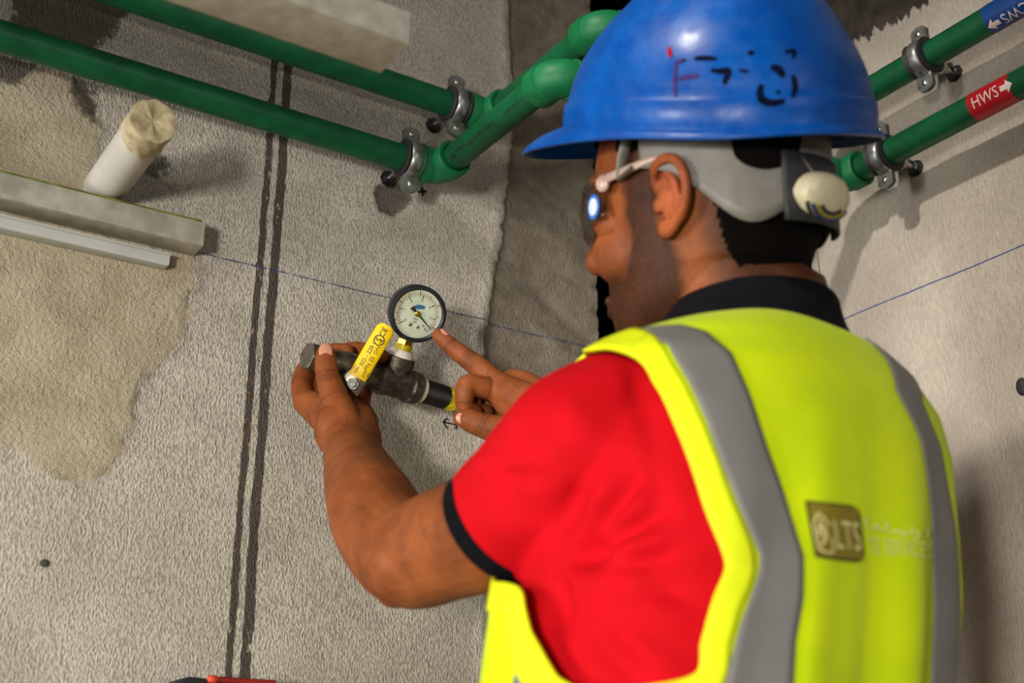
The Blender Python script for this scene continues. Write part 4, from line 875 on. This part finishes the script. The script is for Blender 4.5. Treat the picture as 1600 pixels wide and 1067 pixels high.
for mir in (False, True):
    ea = np.concatenate([[(L1[0][0]+.25, L1[0][1]-.012)], L1, [(L1[-1][0], .59)]]); eb = np.concatenate([[(L2[0][0]+.4, L2[0][1]-.004)], L2, [(L2[-1][0], .59)]])
    if not mir: vstrip('reflective_stripe', ea, eb, M_REFL)
    fa, fb = uvs([(824, 1000), (814, 1035), (806, 1064)]), uvs([(833, 1000), (839, 1035), (842, 1064)])
    vstrip('reflective_stripe', np.concatenate([fa, [(fa[-1][0], .59)]]), np.concatenate([fb, [(fb[-1][0], .59)]]), M_REFL, mir)
    # binding around the armhole: a rolled edge following the loop
    ctr = LOOP.mean(0); outw = []
    LL = np.concatenate([LOOP, LOOP[:1]])
    tn = np.gradient(LL*sc, axis=0); nn = np.stack([tn[:, 1], -tn[:, 0]], -1); nn /= np.linalg.norm(nn, axis=1)[:, None]
    if poly_sdf((LL*sc+nn*.004)[:1], LOOP*sc)[0] > 0: nn = -nn
    IN, OUT = LL-nn*.0015/sc, LL+nn*.020/sc
    vstrip('armhole_binding', IN, OUT, M_BIND, mir, lift=.0016, n=240, m=7, thick=.0030)
R1 = uvs([(1396, 610), (1411, 638), (1432, 680), (1446, 753), (1453, 844), (1455, 950), (1453, 1000), (1451, 1064)]); R2 = uvs([(1414, 612), (1428, 640), (1452, 694), (1466, 765), (1473, 844), (1475, 905), (1473, 945), (1463, 1002), (1460, 1064)])
R2 = np.stack([np.interp(R1[:, 1], R2[:, 1], R2[:, 0]), R1[:, 1]], -1); R2[:, 0] = np.minimum(R2[:, 0], R1[:, 0]-.20)
vstrip('reflective_stripe', np.concatenate([[(R1[0][0]-.15, .02)], R1, [(R1[-1][0], .59)]]), np.concatenate([[(R2[0][0]-.3, .03)], R2, [(R2[-1][0], .59)]]), M_REFL)
BOTB = np.stack([np.linspace(-3.1, 3.1, 120), np.full(120, .585)], -1); vstrip('reflective_band', BOTB-arr((0, .10)), BOTB-arr((0, .05)), M_REFL, False, .0020, 160)
# logo patch and faded print on the back
def quad_uv(s, t, Q): Q = arr(Q); return (Q[0]*(1-s)+Q[1]*s)*(1-t)+(Q[3]*(1-s)+Q[2]*s)*t
PQ = [(1254, 783), (1337, 791), (1345, 880), (1270, 872)]
def on_vest_px(v, Q, lift):                                # v in the unit square, t downwards
    out = []
    for s, t in v:
        p_ = quad_uv(s, t, Q); r = vest_uv(*p_); out.append(vest_at(arr(r[0]), arr(r[1]), lift) if r else P(p_[0], p_[1], 0.95))
    return arr(out)
def patch(name, Q, corner, mat, lift, n=12, inset=0.0, parent=None):
    g = np.linspace(inset, 1-inset, n); V_ = [(s, t) for t in g for s in g]
    vs = []
    for s, t in V_:                                        # round the right-hand corners
        cx = max(0, s-(1-corner)); cy = max(0, abs(t-.5)-(.5-corner)); rr = math.hypot(cx, cy)
        if rr > corner and cx > 0 and cy > 0: s = 1-corner+cx/rr*corner*(1-inset); t = .5+math.copysign(.5-corner+cy/rr*corner*(1-inset), t-.5)
        vs.append((s, t))
    return MB().add(on_vest_px(vs, Q, lift), [(i*n+j, i*n+j+1, (i+1)*n+j+1, (i+1)*n+j) for i in range(n-1) for j in range(n-1)]).build(name, mat, parent or vest, True)
pb = patch('logo_patch', PQ, .18, simple('dark_patch_border', srgb(58, 52, 20), 0.7), .0030)
patch('patch_field', PQ, .16, simple('olive_gold_print', srgb(132, 118, 14), 0.6, var=0.08), .0036, 12, .045, pb)
M_PALE = simple('pale_yellow_print', srgb(226, 218, 150), 0.7, var=0.05)
def vest_text(s, Q, box, mat, lift, parent, name='patch_lettering', k=6):
    v, f = text2d(s, 1.0, 'CENTER', k); lo, hi = v.min(0), v.max(0); w = (v-lo)/(hi-lo); x0, x1, y0, y1 = box
    return MB().add(on_vest_px(np.stack([x0+w[:, 0]*(x1-x0), y1+(w[:, 1])*(y0-y1)], -1), Q, lift), f).build(name, mat, parent, False, fix=False)
vest_text('LTS', PQ, (.44, .93, .30, .80), M_PALE, .0042, pb)
def vest_stroke(pts, Q, w, name, mat, lift, parent):
    pts = smooth_path(pts, 24); tn = np.gradient(pts, axis=0); nn = np.stack([-tn[:, 1], tn[:, 0]], -1); nn /= np.linalg.norm(nn, axis=1)[:, None]+1e-9
    A = on_vest_px(pts-nn*w, Q, lift); B = on_vest_px(pts+nn*w, Q, lift); return MB().grid(np.stack([A, B], 1)).build(name, mat, parent, False)
for pts in ([(.06, .42), (.20, .22), (.36, .42)], [(.06, .42), (.07, .70), (.09, .84), (.24, .90), (.36, .84), (.36, .62)], [(.14, .62), (.16, .46), (.26, .46), (.27, .60), (.20, .72), (.14, .78)], [(.20, .30), (.21, .52), (.22, .64)]):
    vest_stroke(pts, PQ, .017, 'emblem_stroke', M_PALE, .0042, pb)
TQ = [(1345, 806), (1452, 818), (1452, 874), (1350, 866)]; M_FADE = simple('faded_white_print', srgb(232, 232, 130), 0.7, var=0.05)
vest_text('TE SERVICES', TQ, (.02, .98, .55, .98), M_FADE, .0028, vest, 'back_lettering')
for pts in ([(.02, .05), (.04, .28), (.14, .32), (.18, .18)], [(.18, .18), (.22, .32), (.32, .30), (.34, .12)], [(.36, .38), (.44, .36), (.50, .30), (.52, .40)], [(.56, .30), (.60, .40), (.56, .50)], [(.66, .36), (.74, .26), (.80, .38), (.74, .52)], [(.92, .12), (.92, .40)], [(.24, .02), (.26, .05)], [(.68, .18), (.71, .20)]):
    vest_stroke(pts, TQ, .022, 'script_stroke', M_FADE, .0028, vest)

# ------------------------------------------------------------------ hard hat
HHP = R_(17); HHR = R_(22); GF = F0*math.cos(HHP)+ZUP*math.sin(HHP); GU0 = -F0*math.sin(HHP)+ZUP*math.cos(HHP)
GL = L00*math.cos(HHR)-GU0*math.sin(HHR); GU = GU0*math.cos(HHR)+L00*math.sin(HHR); GM = np.stack([GF, GL, GU], 1)
GO = H((-.010, 0, .074))
def HH(v): return GO+arr(v)@GM.T
AL, AW, HT = .136, .111, .136
prof = [(0.0, 1.000), (.010, .998), (.0195, .990), (.0205, .984), (.0225, .970)]
for q in np.linspace(.030, HT, 38):
    t = (q-.022)/(HT-.022); prof.append((q, .965*(max(0, 1-t**1.5))**.5))
th = np.linspace(0, 2*math.pi, 180, endpoint=False); c, s = np.cos(th), np.sin(th); fx = np.sign(c)*np.abs(c)**(2/2.25); fy = np.sign(s)*np.abs(s)**(2/2.25)
G = []
wave = .010*np.exp(-((th-math.pi)/1.0)**2)*0-.006*np.exp(-((np.abs(((th+math.pi) % (2*math.pi))-math.pi)-1.9)/.55)**2)
vis = np.clip(np.cos(th), 0, 1)**1.3
for e, (dr, dz) in enumerate(((1.0, -.010), (.9, -.0065), (.6, -.0015), (.3, .0012), (.08, .003))):      # brim from its edge inwards
    ext = dr*(.006+.046*vis); G.append(np.stack([fx*(AL+ext*(1+.0*vis)), fy*(AW+dr*(.006+.009*vis)), dz*(1-vis)*.6+(dz*1.35)*vis*1.15+wave*.9-(.004)*vis*dr], -1))
for h_, k_ in prof:
    gut = h_+wave*(1-min(1, h_/.05))+.003
    if .018 < h_ < .05: gut = gut+.006*np.exp(-((th-1.1)/.8)**2)*0
    G.append(np.stack([fx*AL*k_-(1-k_)*.004, fy*AW*k_, gut+0*th], -1))
G = arr(G)
ang = np.abs(((th+math.pi) % (2*math.pi))-math.pi)
# raised crest along the top
ridge = .007*np.exp(-(G[..., 1]/.030)**4)*sst(.070, .112, G[..., 2]); G[..., 2] += ridge
side_r = .003*np.exp(-((np.abs(G[..., 1])-.058)/.010)**2)*sst(.070, .10, G[..., 2])*(G[..., 0] < .05); G[..., 2] += side_r
hat = thing('hard_hat', 'scuffed blue hard hat with a peak, worn by the man', 'helmet', tuple(HH((0, 0, 0))))
n = N('scuffed_blue_plastic'); scr = n.noise(48, 6, 0.75); dirt = n.noise(18, 5, 0.7)
col = n.mix(n.ramp(dirt, 0.35, 0.7), (0.0, 0.050, 0.262), (0.0, 0.080, 0.36)); col = n.mix(n.ramp(scr, 0.62, 0.74, 0, 0.22), col, srgb(60, 124, 190)); col = n.mix(n.ramp(n.noise(36, 5, 0.8), 0.66, 0.75, 0, 0.55), col, srgb(14, 34, 80))
M_HAT = n.out(col, n.ramp(n.noise(60, 4), 0.3, 0.7, 0.26, 0.44), 0, 0.28, n.bump(n.noise(160, 4), 0.08, 0.001))
mb = MB().grid(HH(G.reshape(-1, 3)).reshape(G.shape), True); mb.f.append(tuple(mb.n-180+j for j in range(180)))
me = mb.mesh('shell'); htree = BVHTree.FromPolygons([tuple(v) for v in vget(me)], [tuple(p.vertices) for p in me.polygons])
bm = bmesh.new(); bm.from_mesh(me); bmesh.ops.recalc_face_normals(bm, faces=bm.faces); bm.to_mesh(me); bm.free()
shell = link('shell', me, M_HAT, hat, True, auto=50); so = shell.modifiers.new('t', 'SOLIDIFY'); so.thickness = .0026; so.offset = -1 
ctr_h = HH((0, 0, .05))
def on_hat(x, y, lift=.0008):
    loc, nv, fi, d = htree.ray_cast(Vector(CAM), Vector(nrm(ray(x, y))))
    if loc is None: return None
    loc, nv = arr(loc), arr(nv); nv = nv if nv@(CAM-loc) > 0 else -nv; return loc+nv*lift
def hat_stroke(pts, w, mat, name='ink_mark'):
    pts = smooth_path(pts, max(8, len(pts)*5)); tn = np.gradient(pts, axis=0); nn = np.stack([-tn[:, 1], tn[:, 0]], -1); nn /= np.linalg.norm(nn, axis=1)[:, None]+1e-9
    t = np.linspace(0, 1, len(pts)); ww = w*(0.55+0.45*np.sin(t*math.pi))[:, None]
    A = [on_hat(*q) for q in pts-nn*ww]; B = [on_hat(*q) for q in pts+nn*ww]
    if any(q is None for q in A+B): return
    MB().grid(np.stack([A, B], 1)).build(name, mat, shell, True)
M_HINK = simple('faded_black_ink', srgb(6, 12, 34), 0.8, spec=0.05, var=0.4, scale=200); M_HRED = simple('red_paint_dab', srgb(150, 14, 24), 0.7, spec=0.1); M_HPUR = simple('purple_scuff', srgb(58, 42, 92), 0.8, spec=0.05, var=0.4, scale=200)
hat_stroke([(1046, 74), (1047, 82), (1048, 90)], 3.6, M_HRED)
for pts, w in (([(1190, 132), (1187, 146), (1192, 157), (1208, 161), (1226, 157)], 5), ([(1238, 118), (1242, 134), (1238, 152)], 3.5), ([(1204, 105), (1216, 109), (1224, 120)], 5), ([(1214, 142), (1217, 147)], 3), ([(1111, 110), (1124, 112), (1138, 111), (1134, 124), (1131, 132)], 4), ([(1085, 92), (1100, 91), (1120, 92)], 3), ([(1155, 110), (1170, 112)], 2), ([(1168, 84), (1178, 82)], 3), ([(1226, 82), (1240, 80), (1238, 92)], 2.5)): hat_stroke(pts, w*1.25, M_HINK)
for pts, w in (([(1058, 94), (1056, 112), (1055, 132), (1056, 152)], 3), ([(1058, 98), (1072, 93)], 3), ([(1060, 124), (1078, 120), (1092, 118)], 3.5)): hat_stroke(pts, w, M_HPUR)

# suspension: head band, nape pad and adjusting knob
M_GREYP = simple('grey_translucent_band', srgb(112, 108, 102), 0.5, var=0.12); M_DKP = simple('dark_grey_strap', srgb(38, 38, 42), 0.6)
G = []; tb = np.linspace(1.34, 2*math.pi-1.34, 120)
for q in np.linspace(0, 1, 8):
    row = []
    for t in tb:
        bk = (1-math.cos(t))/2; wide = .004+.018*bk+.030*math.exp(-((abs(t-math.pi)-.95)/.42)**2)+.010*bk; ztop = .052+.004*(1-bk)
        zl_ = ztop-.012-wide*(0.6+0.75*bk); z_ = ztop*(1-q)+zl_*q
        row.append(H((-.004+math.cos(t)*(.104), math.sin(t)*.0860, z_)))
    G.append(row)
hb = MB().grid(G).build('head_band', M_GREYP, hat, True, auto=120); so = hb.modifiers.new('t', 'SOLIDIFY'); so.thickness = .0018
G = []
for q in np.linspace(0, 1, 6):
    G.append([H((-.004+math.cos(t)*.1065, math.sin(t)*.0880, (.030*(1-q)-.026*q))) for t in np.linspace(math.pi-.62, math.pi+.62, 30)])
o = MB().grid(G).build('nape_strap', M_DKP, hat, True, auto=120); so = o.modifiers.new('t', 'SOLIDIFY'); so.thickness = .003
M_KNOB = simple('cream_knob', srgb(206, 196, 166), 0.45, var=0.08)
kx = nrm(-HF*0.9-HU*0.45+L0*0.12); ka = nrm(np.cross(HU, kx)); kb = np.cross(kx, ka); KC = H((-.104, .016, -.002)); KM = np.stack([ka, kb, kx], 1)
kn = MB().lathe(KC-kx*.006, kx, [(0, .020), (.002, .027), (.010, .0295), (.016, .0285), (.020, .024), (.022, .012), (.0225, .002)], 48, ref=HU, sx=1.12, sy=.66).build('adjusting_knob', M_KNOB, hat)
for k, (m_) in enumerate((M_DKP, simple('blue_groove', srgb(34, 44, 96), 0.5), simple('yellow_groove', srgb(150, 136, 40), 0.5), M_DKP)):
    aa = np.linspace(-2.75+.1*k, -.25-.12*k, 24); rr = (.0282, .0248, .0205, .0160)[k]; zz = (.0172, .0200, .0212, .0219)[k]
    pts = [KC-kx*.006+kx*zz+(ka*math.cos(t)*1.12+kb*math.sin(t)*.66)*rr for t in aa]; MB().tube(pts, .0016, 8).build('knob_groove', m_, kn)
MB().tube([H((-.075, .055, .052)), H((-.098, .034, .025)), H((-.108, .018, .004))], .004, 10, rb=.0015).build('rear_strap', simple('striped_strap', srgb(96, 92, 80), 0.7), hat)
MB().tube([H((.030, .084, .056)), H((.036, .083, .040)), H((.040, .081, .024)), H((.024, .085, .030))], .005, 10, rb=.002).build('temple_clip', M_GREYP, hat)

# ------------------------------------------------------------------ safety glasses
gl = thing('safety_glasses', 'clear safety glasses worn under the blue hard hat', 'glasses', tuple(H((.09, 0, .012))))
M_CLEAR = clear('clear_polycarbonate', (0.78, 0.75, 0.75), 0.12, 0.06)
M_CARM = simple('frosted_clear_plastic', srgb(206, 176, 164), 0.3, var=0.1, Transmission_Weight=0.35)
G = []
for q in np.linspace(0, 1, 14):
    row = []
    for t in np.linspace(-1.22, 1.22, 60):
        edge_ = abs(t)/1.22; hgt_ = .021*(1-.25*edge_**3); zz = .012+hgt_-(2*hgt_+.004*(1-edge_))*q; r_ = .082+.004*math.sin(q*3.1)
        nose = .012*math.exp(-(t/.14)**2)*q
        row.append(H((.030+r_*math.cos(t)*0.98+.002-nose*.0, math.sin(t)*.0815, zz+nose)))
    G.append(row)
o = MB().grid(G).build('lens', M_CLEAR, gl, True, auto=120); so = o.modifiers.new('t', 'SOLIDIFY'); so.thickness = .0016
for s in (1, -1):
    arm = [(.060, s*.0775, .026), (.050, s*.0810, .0275), (.030, s*.0840, .030), (.012, s*.0850, .033), (-.006, s*.0835, .035)]
    MB().tube(H(smooth_path(arm, 16)), np.linspace(.0042, .0026, 16), 12, rb=.0016, ref=L0).build('temple_arm', M_CARM, gl)
    MB().ell(H((.058, s*.0790, .024)), (.0065, .003, .0075), HM).build('hinge', M_CARM, gl)
th = np.linspace(0, 2*math.pi, 30, endpoint=False); t0 = 1.08  # window reflection on the lens, painted as a white oval with blue rim
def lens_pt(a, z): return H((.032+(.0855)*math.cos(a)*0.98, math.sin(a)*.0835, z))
for nm, k, m_, r_ in (('lens_glint', 1.0, simple('blue_glint_rim', srgb(40, 110, 200), 0.4), 0), ('glint_face', .72, simple('white_glint', srgb(196, 206, 220), 0.5, var=0.02), .0004)):
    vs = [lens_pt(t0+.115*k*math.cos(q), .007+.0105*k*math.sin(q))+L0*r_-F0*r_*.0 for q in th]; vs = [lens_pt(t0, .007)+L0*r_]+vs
    oo = MB().add(vs, [(0, 1+i, 1+(i+1) % 30) for i in range(30)]).build(nm, m_, gl if nm == 'lens_glint' else oo, False)

# ------------------------------------------------------------------ tool bag at the bottom edge, hung on the wall
tb_ = atY(352, 1090, WY-.05); bag = thing('tool_bag', 'black bag with red trim hanging low on left wall', 'bag', tuple(tb_-ZUP*.20))
mb = MB(); pr = [(274, 1075), (282, 1062), (300, 1056), (330, 1060), (352, 1064), (395, 1066), (420, 1068), (440, 1080)]
top_ = [atY(x, y, WY-.05) for x, y in pr]; low_ = [atY(440, 1072, WY-.05)-ZUP*.18, atY(274, 1072, WY-.05)-ZUP*.18]
mb.prism(top_+low_, (0, 1, 0), .049); mb.build('bag_body', simple('black_canvas', (0.012, 0.012, 0.015), 0.8, bump=0.3), bag, True, .006)
MB().tube([atY(330, 1061, WY-.053), atY(360, 1063, WY-.053), atY(430, 1067, WY-.053)], .0028, 10).build('red_piping', simple('red_piping', srgb(150, 30, 26), 0.6), bag)
MB().ell(atY(333, 1061, WY-.054), (.006, .004, .004)).build('zip_pull', simple('orange_pull', srgb(206, 70, 40), 0.5), bag)
MB().tube(smooth_path([atY(300, 1075, WY-.03), atY(350, 1063, WY-.02), atY(420, 1078, WY-.03)], 12), .004, 10).build('carry_loop', simple('black_webbing', (0.015, 0.015, 0.018), 0.8), bag)
